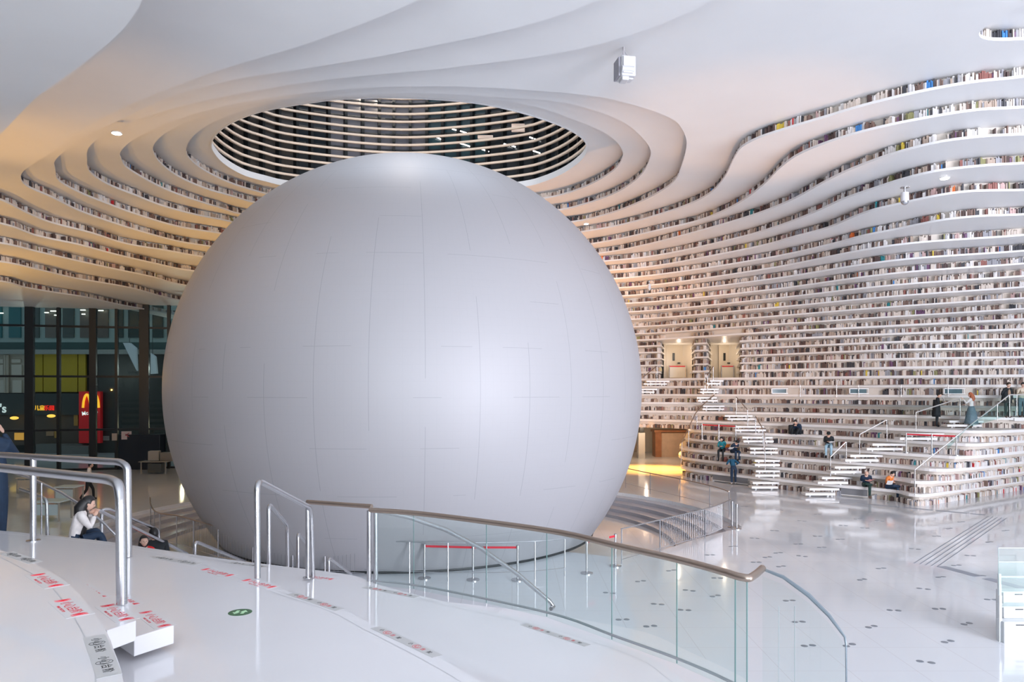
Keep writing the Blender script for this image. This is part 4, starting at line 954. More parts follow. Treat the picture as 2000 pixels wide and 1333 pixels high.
for i, xs in enumerate(((1371,1404,1437),(1770,1820,1868))):
    ypx = (828.5, 844)[i]; yb = (856, 880)[i]; n = (5, 5)[i]; Yb = [Ye(4 if i == 0 else 5, x)+.15 for x in xs]
    Yb = [edgeY(4, x)+.12 for x in xs]
    t = thing('belt_barrier', Vector(((xs[1]-CX)/F*Yb[1], Yb[1], Z[4])), ['red belt barrier on three posts above the readers in teal and navy', 'red belt barrier on three posts below the glass platform'][i], 'barrier')
    for k in range(3):
        zt_ = Z[4]+.92; yy = Yb[k]; a = Vector(((xs[k]-CX)/F*yy, yy, Z[4])); mb = MB(); mb.tube([a, a+Vector((0, 0, .92))], .03, 10); mb.cyl(a, .15, .04, 16); mb.build('post', M_STEEL, t, smooth=True)
        if k:
            b_0 = Vector(((xs[k-1]-CX)/F*Yb[k-1], Yb[k-1], Z[4])); d = a-b_0; mb = MB(); mb.box(((a.x+b_0.x)/2, (a.y+b_0.y)/2, Z[4]+.86), (d.length, .01, .07), math.atan2(d.y, d.x)); mb.build('belt', M_RED, t)
# ---------------------------------------------------------------- floor lights, tactile strips, stickers
M_DISC = mat('dark_floor_disc', (0.22, 0.25, 0.29), .35)
FL = [(1454,990),(1523,997),(1597,1005),(1566,1018),(1512.5,1037),(1474,1052),(1432,1068),(1647,1027),(1689,1032),(1675,1014),(1704,1002),(1597,1048),(1641,1054),(1559,1063.5),(1605,1070),(1520,1080.6),(1566.5,1087),(1499,1089),(1477,1099),(1525.5,1107),(1684,1133),(1718,1018),(1854,1033),(1877,1020),(1829,1048),(1964,1037),(1787,1073),(1932,1059.5),(1895,1086),(1868,1105),(1721,1111),(1837.5,1128),(1914,1125),(1804,1151),(1936,1172),(1834,1190),(1746,1193),(1702,1225),(1659,1261),(1560,1215.6),(1541.6,1174),(1579,1262),(1888,1219),(1851,1254),(1808,1294),(1251,1136),(1311,1115),(1401,1130),(1346,1154),(1397,1165),(1284.5,1181),(1337,1192.5),(1216,1211),(1270,1224),(1190,1159),(1387,1084.5)]
mb = MB(); mb.cyl((0, 0, 0), .066, .004, 20); fd = mb.build('disc', M_DISC); disc_me = fd.data; bpy.data.objects.remove(fd)
random.seed(3)
def near_word(px, py):
    a = 'near the sunken steps' if px < 1480 and py < 1110 else 'seen through the balustrade glass' if px < 1450 else 'seen through the curved glass' if px < 1600 and py > 1150 else 'by the tactile strip' if px > 1720 and py < 1120 else 'near the brochure stand' if px > 1860 else 'on the open floor'
    return a
cnt = {}
for px, py in sorted(FL, key=lambda q: q[1]):
    p = P(px, py, 0); w_ = near_word(px, py); cnt[w_] = cnt.get(w_, 0)+1
    t = thing('floor_light', p, 'pair of small dark round floor fittings, %s farthest of those %s' % (ORD[cnt[w_]], w_), 'floor fitting', 'paired floor fittings')
    a = random.uniform(-.35, .35)
    for s in (-1, 1):
        o = bpy.data.objects.new('disc', disc_me); COL.objects.link(o); o.parent = t; o.location = (s*.088*math.cos(a), s*.088*math.sin(a)*1.8, 0.0005)
def quadstrip(mb, p0, p1, w, z=.003):
    d = (p1-p0).normalized(); n = Vector((-d.y, d.x, 0))*w/2; vs = [p0-n, p1-n, p1+n, p0+n]; vs = [Vector((v.x, v.y, z)) for v in vs]; mb.add(vs+[v-Vector((0, 0, .003)) for v in vs], [(0,1,2,3), (0,4,5,1), (1,5,6,2), (2,6,7,3), (3,7,4,0)])
M_TAC = mat('grey_tactile_strip', (0.30, 0.33, 0.38), .5)
mb = MB(); a, b = P(1808, 1104, 0), P(1948, 1011, 0); d = (b-a).normalized(); n = Vector((-d.y, d.x, 0))
for k in range(5): quadstrip(mb, a+n*(k-2)*.15, b+n*(k-2)*.15, .035)
tag(mb.build('trim_1', M_TAC), kind='structure')
mb = MB()
def dashes(mb, p, q, L, gap, w):
    a, b = P(*p, 0), P(*q, 0); D = (b-a).length; d = (b-a).normalized(); s = 0
    while s < D-.2: quadstrip(mb, a+d*s, a+d*min(s+L, D), w); s += L+gap
dashes(mb, (1838,1107), (2060,1166), 1.2, .20, .30); tag(mb.build('trim_2', M_TAC), kind='structure')
mb = MB(); dashes(mb, (1700,986), (1924,1006.5), 1.15, .10, .22); dashes(mb, (1440,962), (1698,985.8), 6, .02, .07); tag(mb.build('trim_3', M_TAC), kind='structure')
M_CLR = mat('translucent_sticker', (0.58, 0.58, 0.58), .4); M_CLRW = mat('white_sticker', (0.79, 0.80, 0.825), .15)
M_INK = mat('black_ink', (.03, .03, .03), .6); M_INKR = mat('red_ink', (.72, .03, .05), .6)
def sticker(px0, py0, px1, py1, z, label, red=False, w=.12, double=True):
    a, b = P(px0, py0, z), P(px1, py1, z); d = b-a; L = d.length; ang = math.atan2(d.y, d.x); c = (a+b)/2
    t = thing('floor_sticker', c, label, 'sticker', 'warning stickers on the near steps')
    mb = MB(); mb.box((c.x, c.y, z+.0010), (L, w, .0010), ang); mb.build('backing', M_CLRW if red else M_CLR, t)
    R = (0, 0, ang)
    n = Vector((-math.sin(ang), math.cos(ang), 0)); u_ = d.normalized()
    if red:
        text('小心台阶', (c.x, c.y, z+.0022), min(w*.5, L*.17), M_INKR, R, t, .0003); q = c-n*w*.36
        text('MIND THE STEP', (q.x, q.y, z+.0022), min(w*.15, L*.055), M_INKR, R, t, .0003)
        for s in (-1, 1):
            for k in range(3):
                e = c+u_*s*(L*.47-.016*k); mb = MB(); A_ = [e+n*(v*w*.30)-u_*s*(.010*(1-v*v)) for v in (-1, -.5, 0, .5, 1)]
                mb.tube([Vector((v.x, v.y, z+.0026)) for v in A_], [.0006, .002, .003, .002, .0006], 4); mb.build('bar_mark', M_INKR, t)
    else:
        for s in (-1, 1):
            for k, ch in enumerate('小心台阶'):
                e = c+u_*(s*L*.24+(k-1.5)*L*.095); text(ch, (e.x, e.y, z+.0022), min(w*.5, L*.08), M_INKR if (px0 > 500 and k in (1, 2)) else M_INK, R, t, .0003)
            e = c+u_*(s*L*.24-.5*L*.095); q = e; mb = MB(); mb.tube([q+u_*(L*.042*math.cos(v*.5236))+n*(w*.36*math.sin(v*.5236))+Vector((0, 0, .0022)) for v in range(12)], .0012, 4, closed=True); mb.build('ring_mark', M_INKR if px0 > 500 else M_INK, t)
z7, z6, z5, zbB, zbA = Z[7], Z[6], Z[5], 3.33, 3.505
sticker(12,1080,70,1100, z7, 'grey warning strip with faded black characters on the upper step edge, farthest one', w=.10)
sticker(184,1243,214,1322, z7, 'grey warning strip with black characters and circles by the floating blocks', w=.105)
sticker(72,1122,112,1147, z7, 'red-lettered warning sticker on the upper step, the farther of two', True, .15)
sticker(120,1172,158,1204, z7, 'red-lettered warning sticker on the upper step, the nearer of two', True, .15)
sticker(158,1144,198,1169, zbB, 'red-lettered warning sticker at the far end of the lower floating block', True, .15)
sticker(208,1182,250,1213, zbA, 'red-lettered warning sticker on the upper floating block before the post', True, .15)
sticker(282,1195,324,1226, zbB, 'red-lettered warning sticker at the near end of the lower floating block', True, .15)
sticker(228,1162,264,1183, z6+.0, 'red-lettered warning sticker half hidden behind the thick handrail post', True, .15)
sticker(298,1088,388,1103, z6, 'faded grey warning strip behind the slim handrail post', w=.10)
sticker(398,1112,452,1126, z6, 'red-lettered warning sticker between the stair handrails, farther one', True, .16)
sticker(478,1133,535,1149, z6, 'red-lettered warning sticker at the foot of the tall handrail post', True, .16)
sticker(568,1160,664,1192, z6, 'grey warning strip nearest the tall handrail post', w=.09)
sticker(733,1226,854,1283, z6, 'grey warning strip in the middle of the near steps', w=.085)
sticker(600,1125,650,1133, z5, 'red-lettered warning sticker behind the paired posts', True, .15)
sticker(712,1147,814,1167, z5, 'grey warning strip beside the balustrade end post', w=.09)
sticker(1022,1220,1148,1262, z5, 'grey warning strip along the foot of the balustrade glass', w=.085)
sticker(445,1099,520,1108, z5, 'thin grey warning strip behind the tall handrail post', w=.09)
gs = P(469, 1197, z6); t = thing('arrow_sticker', gs, 'round green sticker with two pale arrows on the near step', 'sticker')
mb = MB(); mb.cyl(gs, .095, .002, 32); mb.build('disc', mat('green_sticker', (.05, .15, .07), .4), t)
for s in (-1, 1):
    mb = MB(); c = gs+Vector((s*.028, 0, .003)); vs = [(-.014, -s*.045), (.014, -s*.045), (.014, s*.005), (.034, s*.005), (0, s*.055), (-.034, s*.005), (-.014, s*.005)]
    mb.add([(c.x+a*1.0, c.y+b*1.0, c.z) for a, b in vs], [tuple(range(7))]); mb.build('arrow', mat('arrow_pale_green', (.55, .85, .55), .5), t)
# ---------------------------------------------------------------- ceiling fittings
def downlight(px, py, n, label, r=.11):
    p = P(px, py, ZB[n]-.02); t = thing('downlight', p, label, 'ceiling light'); mb = MB(); mb.cyl(p, r*1.25, .03, 24); mb.build('trim_ring', M_SH, t, smooth=True); mb = MB(); mb.cyl(p-Vector((0, 0, .012)), r, .012, 24); mb.build('lens', M_LED, t)
downlight(228, 261, 29, 'small glowing ceiling spot over the golden shelf curves'); downlight(163, 575, 24, 'small glowing ceiling spot just above the dark glazed wall')
downlight(1845, 349, 27, 'small glowing ceiling spot between the bluish shelf curves'); downlight(1145, 438, 30, 'small glowing ceiling spot at the sphere shoulder', .09)
pj = thing('projector', P(1219, 92, ZB[31]), 'white box-shaped projector hanging from the smooth ceiling', 'projector')
Yq = pj.location.y
mb = MB(); a = PY(1218, 91, Yq); b = PY(1218, 110, Yq); mb.tube([a, b], .02, 8); mb.tube([PY(1218, 97, Yq), PY(1213, 110, Yq)], .012, 6); mb.tube([PY(1218, 96, Yq), PY(1226, 109, Yq)], .012, 6); mb.build('bracket', mat('grey_bracket', (.42, .40, .42), .4), pj, smooth=True)
M_PJ = mat('projector_white', (.60, .60, .62), .35)
mb = MB(); A, B = PY(1204, 107, Yq), PY(1238, 153, Yq); wd = B.x-A.x; ht = A.z-B.z; cx_, cz_ = (A.x+B.x)/2, (A.z+B.z)/2
mb.box((cx_+.03, Yq+.10, cz_-.02), (wd*.86, .42, ht*.86), .18); mb.build('housing', M_PJ, pj, bevel=.03)
mb = MB(); mb.box((cx_+.05, Yq-.13, cz_-.01), (wd*.62, .05, ht*.72), .18); mb.build('front_cover', mat('projector_face', (.66, .65, .68), .3), pj, bevel=.02)
mb = MB(); mb.tube([Vector((cx_-.10, Yq-.15, cz_-.11)), Vector((cx_+.17, Yq-.10, cz_-.11))], .07, 16); mb.build('lens_roll', M_PJ, pj, smooth=True)
mb = MB(); mb.box((cx_-.165, Yq+.1, cz_-.02), (.05, .36, ht*.8), .18); mb.build('side_vent', mat('vent_grey', (.33, .32, .36), .5), pj, bevel=.01)
mb = MB(); mb.box((cx_-.02, Yq+.05, cz_-ht*.5-.01), (wd*.42, .25, .10), .18); mb.box((cx_+.12, Yq+.12, cz_-ht*.47), (wd*.3, .2, .05), .18); mb.build('foot', M_PJ, pj, bevel=.02)
for i, (px, py, n, s) in enumerate([(1767,366,26,1.0),(1268,549,24,.7)]):
    p = P(px, py, ZB[n]); t = thing('dome_camera', p, ['silver dome camera hanging before the book rows on the bluish side', 'tiny dome camera hanging before the warm-lit book rows'][i], 'camera'); s *= .16
    mb = MB(); mb.cyl(p-Vector((0, 0, .02)), s*.8, .02); mb.cyl(p-Vector((0, 0, .16)), s*.22, .15); mb.build('stem', M_STEEL, t, smooth=True)
    mb = MB(); mb.cyl(p-Vector((0, 0, .42)), s*.75, .26, 24, r2=s*.7); mb.build('housing', M_PJ, t, smooth=True); mb = MB(); mb.ell(p-Vector((0, 0, .42)), (s*.68, s*.68, s*.68)); mb.build('dome', M_STEEL, t, smooth=True)
# ---------------------------------------------------------------- tables and cabinets on the left, brochure stand on the right
M_TBL = mat('pale_blue_desk', (.50, .62, .66), .4); M_GRY = mat('warm_grey', (.36, .34, .30), .5)
def table(px0, px1, pyb, h, dep, label, m, legs=True, name='desk'):
    a = P(px0, pyb, 0); b = P(px1, pyb, 0); t = thing(name, ((a.x+b.x)/2, a.y, 0), label, 'table'); w_ = b.x-a.x; cx_ = (a.x+b.x)/2
    mb = MB(); mb.box((cx_, a.y+dep/2, h), (w_, dep, .05)); mb.build('tabletop', m, t, bevel=.01)
    if legs:
        for sx in (-1, 1):
            for sy in (0, 1): mb = MB(); mb.box((cx_+sx*(w_/2-.05), a.y+.05+sy*(dep-.1), h/2-.012), (.05, .05, h-.025)); mb.build('leg', M_GRY, t)
    mb = MB(); mb.box((cx_, a.y+.06, h*.6), (w_-.12, .03, h*.55)); mb.build('modesty_panel', m, t); return t
table(104, 145, 986, .74, .8, 'pale blue desk between the glass rail and the seated girl', M_TBL)
table(62, 116, 1020, .74, .9, 'pale blue desk behind the slim handrail post', M_TBL)
table(30, 60, 965, .74, .7, 'pale shelf-like desk at the far left', mat('cream_desk', (.55, .48, .38), .5))
kt = thing('kiosk_table', P(305, 925, 0), 'grey table carrying a white boxy machine beside the sphere', 'table')
k0 = P(305, 925, 0); mb = MB(); mb.box((k0.x, k0.y, .72), (1.7, .9, .05)); mb.build('tabletop', M_GRY, kt, bevel=.01)
for sx in (-.75, .7): mb = MB(); mb.box((k0.x+sx, k0.y-.3, .35), (.06, .06, .7)); mb.build('leg', M_GRY, kt)
mb = MB(); mb.box((k0.x+.05, k0.y-.1, .35), (.8, .5, .55)); mb.build('drawer_unit', mat('dark_grey_unit', (.10, .11, .11), .5), kt, bevel=.01)
o = MB(); o.box((k0.x-.1, k0.y, 1.05), (.62, .5, .60), .2); o = o.build('machine', mat('pale_machine', (.38, .36, .33), .4), bevel=.04); tag(o, 'pale boxy machine standing on the grey table', 'machine')
o = MB(); o.box((k0.x+.65, k0.y+.05, 1.0), (.7, .5, .5), 0); o = o.build('monitor', mat('grey_monitor', (.25, .23, .21), .4), bevel=.04); tag(o, 'dark grey cased monitor on the table beside the sphere', 'monitor')
cb = MB(); q = P(262, 920, 0); cb.box((q.x, q.y+1.0, 1.1), (2.6, .8, 2.2)); cb = cb.build('photo_booth', mat('blue_black_cabinet', (.012, .018, .03), .4), bevel=.02); tag(cb, 'tall blue-black cabinet standing against the dark glazing', 'cabinet')
for i, (px, lab) in enumerate([(277,'white and black striped pole beside the dark cabinet'), (298,'pale striped pole nearest the sphere')]):
    q = P(px, 912, 0); t = thing('striped_pole', q, lab, 'pole')
    for k in range(6): mb = MB(); mb.cyl((q.x, q.y, k*.28), .06, .28, 12); mb.build('pole_band', [mat('band_white', (.55, .56, .55), .5), M_DARK][k % 2], t, smooth=True)
bs = thing('brochure_stand', P(1975, 1259, 0), 'white stepped brochure stand with clear holders at the frame edge', 'stand')
M_BS = mat('stand_white', (.66, .69, .70), .45); r0 = P(1950, 1254, 0)
for k in range(3):
    y = r0.y+.30*k; x = r0.x+.19*k
    mb = MB(); mb.box((x+.03, y, .46+.07*k), (.055, .05, .92+.14*k)); mb.build('post', M_BS, bs, bevel=.004)
    mb = MB(); mb.box((x+.50, y+.02, (.42+.22*k)/2), (.90, .24, .42+.22*k)); mb.build('box_tier', M_BS, bs, bevel=.006)
    mb = MB(); mb.box((x+.36, y-.102, .36+.22*k), (.16, .006, .025)); mb.build('slot', M_DARK, bs)
    mb = MB(); mb.box((x+.45, y+.10, .95+.22*k), (.75, .012, .62)); mb.build('holder_pane', M_GL, bs)
    mb = MB(); F0 = [(x+.08, y+.10, .66+.22*k), (x+.08, y+.10, 1.27+.22*k), (x+.83, y+.10, 1.27+.22*k), (x+.83, y+.10, .66+.22*k)]
    mb.tube(F0, .008, 6, closed=True); mb.build('holder_frame', mat('clear_edge', (.75, .85, .84), .2), bs)
# ---------------------------------------------------------------- people
SKIN = mat('skin', (.72, .46, .35), .55); 
def cmat(n, c, r=.75): return mat(n, c, r, var=.12, scale=14)
HAIRK = mat('black_hair', (.012, .011, .012), .45); HAIRR = mat('auburn_hair', (.42, .12, .05), .5); HAIRB = mat('brown_hair', (.05, .03, .022), .5)
BASE = dict(pel=(0,0,.93), che=(0,.01,1.22), nb=(0,0,1.41), nk=(0,.015,1.50), hd=(0,.04,1.60),
 shL=(-.17,0,1.385), elL=(-.235,.0,1.12), wrL=(-.21,.10,.90), shR=(.17,0,1.385), elR=(.235,.0,1.12), wrR=(.21,.10,.90),
 hiL=(-.09,0,.87), knL=(-.10,.03,.49), anL=(-.10,0,.085), toL=(-.11,.13,.045), hiR=(.09,0,.87), knR=(.10,.03,.49), anR=(.10,0,.085), toR=(.11,.13,.045))
SIT = dict(BASE); SIT.update(pel=(0,-.02,.10), che=(0,.02,.38), nb=(0,.03,.57), nk=(0,.06,.655), hd=(0,.10,.75), shL=(-.17,.03,.545), elL=(-.22,.10,.30), wrL=(-.10,.30,.27), shR=(.17,.03,.545), elR=(.22,.10,.30), wrR=(.10,.30,.27),
 hiL=(-.09,.02,.09), knL=(-.12,.43,.11), anL=(-.12,.42,-.40), toL=(-.13,.55,-.45), hiR=(.09,.02,.09), knR=(.12,.43,.11), anR=(.12,.42,-.40), toR=(.13,.55,-.45))
RAD = dict(pel=.135, che=.135, nb=.085, nk=.05, shL=.07, elL=.052, wrL=.036, hiL=.095, knL=.066, anL=.048, toL=.042)
for k in list(RAD):
    if k.endswith('L'): RAD[k[:-1]+'R'] = RAD[k]
BONES = [('pel','che'),('che','nb'),('nb','nk'),('nb','shL'),('shL','elL'),('elL','wrL'),('nb','shR'),('shR','elR'),('elR','wrR'),('pel','hiL'),('hiL','knL'),('knL','anL'),('anL','toL'),('pel','hiR'),('hiR','knR'),('knR','anR'),('anR','toR')]
def person(loc, yaw, label, top, bottom, shoes, hair, pose='stand', over=None, lean=0.0, look=(0, 0), scale=1.0, fat=1.0, hairlen=0, coat=None, skirt=None, hat=None, skin=None, group=None):
    J = dict(BASE if pose == 'stand' else SIT)
    if over: J.update(over)
    J = {k: Vector(v) for k, v in J.items()}
    if lean:
        pv = J['pel']; R = Matrix.Rotation(-lean, 3, 'X')
        for k in ('che','nb','nk','hd','shL','elL','wrL','shR','elR','wrR'):
            if over and k in over and k[:2] in ('wr','el'): continue
            J[k] = pv+R@(J[k]-pv)
    root = thing('person', loc, label, 'person', group); root.rotation_euler = (0, 0, yaw); root.scale = (scale,)*3
    names = [k for k in J if k != 'hd']; idx = {k: i for i, k in enumerate(names)}
    me = bpy.data.meshes.new('skeleton'); me.from_pydata([J[k] for k in names], [(idx[a], idx[b]) for a, b in BONES], [])
    o = bpy.data.objects.new('skeleton', me); COL.objects.link(o); md = o.modifiers.new('s', 'SKIN')
    for i, k in enumerate(names):
        r = RAD[k]*(fat if k not in ('nk', 'wrL', 'wrR') else 1); ry = r*(.72 if k in ('che', 'pel') else 1)
        me.skin_vertices[0].data[i].radius = (r, ry)
    me.skin_vertices[0].data[idx['pel']].use_root = True
    sb = o.modifiers.new('u', 'SUBSURF'); sb.levels = 2
    dg = bpy.context.evaluated_depsgraph_get(); ev = o.evaluated_get(dg); m2 = bpy.data.meshes.new_from_object(ev)
    V = [v.co.copy() for v in m2.vertices]; Fs = [tuple(p.vertices) for p in m2.polygons]; bpy.data.objects.remove(o); bpy.data.meshes.remove(m2)
    SK = skin or SKIN; mb = MB(); [mb.mi(x) for x in (top, bottom, shoes, SK)]
    def seg(p):
        best = None
        for a, b in BONES:
            A, B = J[a], J[b]; d = B-A; t = max(0, min(1, (p-A).dot(d)/d.length_squared)); q = (p-(A+d*t)).length
            if best is None or q < best[0]: best = (q, a, b, t)
        return best
    base_k = len(mb.v); mb.v += [tuple(v) for v in V]
    for f in Fs:
        c = sum((V[i] for i in f), Vector())/len(f); q, a, b, t = seg(c)
        if b[:2] == 'to' or (b[:2] == 'an' and t > .9): mm = shoes
        elif b[:2] in ('hi', 'kn', 'an'): mm = bottom
        elif (a, b) == ('pel', 'che') and t < .15: mm = bottom
        elif b == 'nk' and t > .35: mm = SK
        else: mm = top
        mb.f.append(f); mb.m.append(mb.mi(mm))
    # head, with brow, nose and chin shaped
    hd = J['hd']; R = Matrix.Rotation(look[1], 3, 'Z')@Matrix.Rotation(-lean*.7-look[0], 3, 'X')
    def warp(q):
        x, y, z = q
        if z < -.03: x *= 1-.9*(-z-.03)/.1*.45; y += .012
        if y > .06 and abs(x) < .018 and -.035 < z < .015: y += .016
        if y > .05 and abs(abs(x)-.03) < .014 and abs(z-.005) < .014: y -= .006
        return Vector((x, y, z))
    mb.ell(hd, (.074, .092, .112), R, 20, 16, SK, warp)
    for s in (-1, 1):
        mb.ell(hd+R@Vector((s*.074, -.005, -.005)), (.012, .02, .03), R, 8, 6, SK)
        mb.ell(hd+R@Vector((s*.029, .081, .006)), (.011, .006, .006), R, 8, 6, HAIRK)
    mb.ell(hd+R@Vector((0, .083, -.052)), (.022, .008, .006), R, 8, 6, mat('lip_red', (.5, .18, .16), .5))
    mb.ell(hd+R@Vector((0, .095, -.016)), (.012, .016, .017), R, 8, 6, SK)
    # hands: palm, four fingers of unequal length and a thumb leaving the side of the palm
    for s, S in ((-1, 'L'), (1, 'R')):
        wr, el = J['wr'+S], J['el'+S]; d = (wr-el).normalized(); side = d.cross(Vector((0, 0, 1))); side = side.normalized() if side.length > .1 else Vector((1, 0, 0)); nrm = side.cross(d).normalized()
        Rm = Matrix((side, d, nrm)).transposed(); mb.ell(wr+d*.055, (.038, .052, .018), Rm, 10, 8, SK)
        for k, ln in enumerate((.055, .068, .072, .062)):
            b0 = wr+d*.095+side*(k-1.5)*.019*s; b1 = b0+d*ln*.5-nrm*.008; b2 = b1+d*ln*.42-nrm*.022; mb.tube([b0, b1, b2], [.0095, .009, .007], 6, m=SK)
        th0 = wr+d*.045-side*.034*s*-1*-1; mb.tube([th0, th0-side*.022*s+d*.028, th0-side*.024*s+d*.056-nrm*.008], [.012, .011, .008], 6, m=SK)
    body = mb.build('body', None, None, smooth=True); body.parent = root
    if hair is not None:
        hb = MB()
        def hw(q):
            x, y, z = q
            if y > .03 and z < .045: y = .03+(y-.03)*.25
            if z < -.02 and y > -.02: z = -.02-(z+.02)*.1
            return Vector((x, y, z))
        hb.ell(hd+R@Vector((0, -.012, .022)), (.088, .104, .112), R, 18, 12, None, hw)
        if hairlen: hb.tube([hd+R@Vector((0, -.05, .02)), hd+R@Vector((0, -.085, -.09)), hd+Vector((0, -.11, -.09-hairlen*.5)), hd+Vector((0, -.10, -.09-hairlen))], [.085, .10, .105, .06], 12)
        h_ = hb.build('hair', hair, None, smooth=True); h_.parent = root
    if hat:
        hb = MB(); hb.ell(hd+R@Vector((0, -.01, .055)), (.09, .105, .075), R, 16, 10); hb.tube([hd+R@Vector((.086*math.cos(a), .1*math.sin(a)-.008, .035)) for a in [i*math.pi/8 for i in range(16)]], .014, 6, closed=True); h_ = hb.build('cap', hat, None, smooth=True); h_.parent = root
    def loft(name, secs, m):
        lb = MB(); n = 20; vs = []; fs = []
        for j, (c, rx, ry) in enumerate(secs):
            for i in range(n): a = 2*math.pi*i/n; w = 1+(.05*math.sin(a*5+j) if j > 1 else 0); vs.append((c[0]+rx*w*math.cos(a), c[1]+ry*w*math.sin(a), c[2]))
        for j in range(len(secs)-1):
            for i in range(n): fs.append((j*n+i, j*n+(i+1) % n, (j+1)*n+(i+1) % n, (j+1)*n+i))
        lb.add(vs, fs); q = lb.build(name, m, None, smooth=True); q.parent = root; sd = q.modifiers.new('t', 'SOLIDIFY'); sd.thickness = .012; return q
    if coat: loft('coat', coat[1], coat[0])
    if skirt: loft('skirt', skirt[1], skirt[0])
    return root
def sheet(loc, size, rz, tilt, m, label, name='book', cat='book'):
    mb = MB(); R = Matrix.Rotation(rz, 3, 'Z')@Matrix.Rotation(tilt, 3, 'X'); mb.box(loc, (size[0]/2-.004, size[1], .016), rot=R@Matrix.Rotation(.22, 3, 'Y')) if False else None
    for s in (-1, 1):
        c = Vector(loc)+R@Vector((s*size[0]/4, 0, .012)); mb.box(c, (size[0]/2, size[1], .012), rot=R@Matrix.Rotation(-s*.2, 3, 'Y'))
    o = mb.build(name, m, bevel=.002); return tag(o, label, cat)
NAVY = cmat('navy_cloth', (.008, .026, .06)); BLKC = cmat('black_cloth', (.010, .014, .018)); BLUEJ = cmat('blue_jacket', (.01, .09, .17)); TEALJ = cmat('teal_jacket', (.01, .22, .27)); GRYC = cmat('grey_cloth', (.30, .27, .27))
ORJ = cmat('orange_print', (.75, .22, .04)); JEAN = cmat('light_jeans', (.35, .52, .62)); WHT = cmat('white_knit', (.80, .76, .74)); GSK = cmat('grey_blue_skirt', (.13, .20, .24)); DGR = cmat('dark_green_cloth', (.008, .035, .03)); BEI = cmat('beige_knit', (.42, .28, .19)); CRMC = cmat('cream_coat', (.68, .58, .46)); REDC = cmat('red_top', (.6, .01, .01)); BRN = cmat('brown_shoe', (.10, .06, .045)); WSH = cmat('pale_shoe', (.55, .5, .48)); PINK = cmat('pale_pink_cloth', (.78, .66, .62))
PI = math.pi
def G(px, py, z, back=0.0): q = P(px, py, z); return Vector((q.x, q.y+back, z))
hold = dict(elL=(-.21,.10,.30), wrL=(-.07,.27,.33), elR=(.21,.10,.30), wrR=(.07,.27,.33))
# bending man in blue before the readers
l = G(1433, 947, 0); person(l, .05, 'person in blue jacket and dark trousers bending over the lowest ledges, seen from behind', BLUEJ, NAVY, WSH, HAIRK, lean=.75, over=dict(wrL=(-.26,.34,1.02), elL=(-.30,.10,1.12), wrR=(.26,.34,1.02), elR=(.30,.10,1.12), pel=(0,-.05,.93)), fat=1.1)
Ys = edgeY(3, 1410)
def seat(px, n, dy=.12): Y = edgeY(n, px)+dy; return Vector(((px-CX)/F*Y, Y, Z[n]))
l = seat(1411, 3); person(l, PI-.5, 'person in teal jacket sitting on a ledge with an orange book, black hair', TEALJ, BLKC, BLKC, HAIRK, 'sit', over=hold, lean=.15, look=(.4, -.4), hairlen=.12)
sheet((l.x+.22, l.y-.34, l.z+.36), (.30, .22), .5, -1.0, mat('orange_cover', (.9, .25, .03), .5), 'orange book held by the reader in the teal jacket')
l = seat(1431, 3, .05); person(l, PI+.35, 'person in navy with pale sleeves and dark cap, leaning forward beside the teal jacket', NAVY, NAVY, WSH, HAIRB, 'sit', over=hold, lean=.5, hat=BLKC, look=(.4, 0), fat=1.1)
sheet((l.x-.18, l.y-.36, l.z+.28), (.28, .2), .2, -.6, mat('white_page', (.8, .78, .76), .6), 'open white book on the lap of the capped reader')
l = seat(1561, 5, .22); person(l, PI-1.0, 'person in dark hooded coat hunched over on the fifth ledge', NAVY, BLKC, BLKC, HAIRK, 'sit', over=dict(knL=(-.2,.30,.34), anL=(-.14,.40,.06), toL=(-.14,.52,.04), knR=(.2,.30,.34), anR=(.14,.40,.06), toR=(.14,.52,.04), wrL=(-.06,.28,.44), wrR=(.06,.30,.44), elL=(-.24,.16,.30), elR=(.24,.16,.30)), lean=.35, look=(.5, 0), fat=1.25)
mb = MB(); q = seat(1553, 5, .2); mb.box((q.x-.12, q.y, q.z+.25), (.42, .3, .5)); tag(mb.build('bag', BLKC, bevel=.06), 'dark bag standing beside the hunched person on the fifth ledge', 'bag')
l = seat(1619, 4); person(l, PI-.45, 'person in black padded jacket, beanie and light jeans reading on a ledge', BLKC, JEAN, BLKC, HAIRK, 'sit', over=hold, lean=.25, hat=BLKC, look=(.5, 0), fat=1.12)
sheet((l.x-.02, l.y-.40, l.z+.30), (.26, .18), .3, -.5, mat('white_page', (.8, .78, .76), .6), 'small open book in the hands of the reader in light jeans')
crossL = dict(hold); crossL.update(knR=(.06,.42,.20), anR=(-.26,.46,.14), toR=(-.40,.50,.10))
l = seat(1691, 1); person(l, PI-.35, 'bald person in dark jacket sitting cross-legged on the lowest ledge with a pink book', NAVY, DGR, BRN, None, 'sit', over=crossL, lean=.40, look=(.45, 0), fat=1.15)
sheet((l.x+.03, l.y-.42, l.z+.34), (.30, .2), .3, -.5, mat('pink_cover', (.75, .35, .32), .5), 'pink open book on the knee of the bald reader')
l = seat(1734, 1); person(l, PI+.35, 'person in orange patterned top sitting on the lowest ledge with legs crossed', ORJ, NAVY, BRN, HAIRK, 'sit', over=crossL, lean=.25, look=(.5, .3), fat=1.05)
sheet((l.x-.10, l.y-.40, l.z+.32), (.26, .24), -.1, -.9, mat('white_page', (.8, .78, .76), .6), 'white open magazine held by the reader in orange')
stand_read = dict(elL=(-.22,.08,1.12), wrL=(-.09,.30,1.22), elR=(.22,.08,1.12), wrR=(.09,.30,1.22))
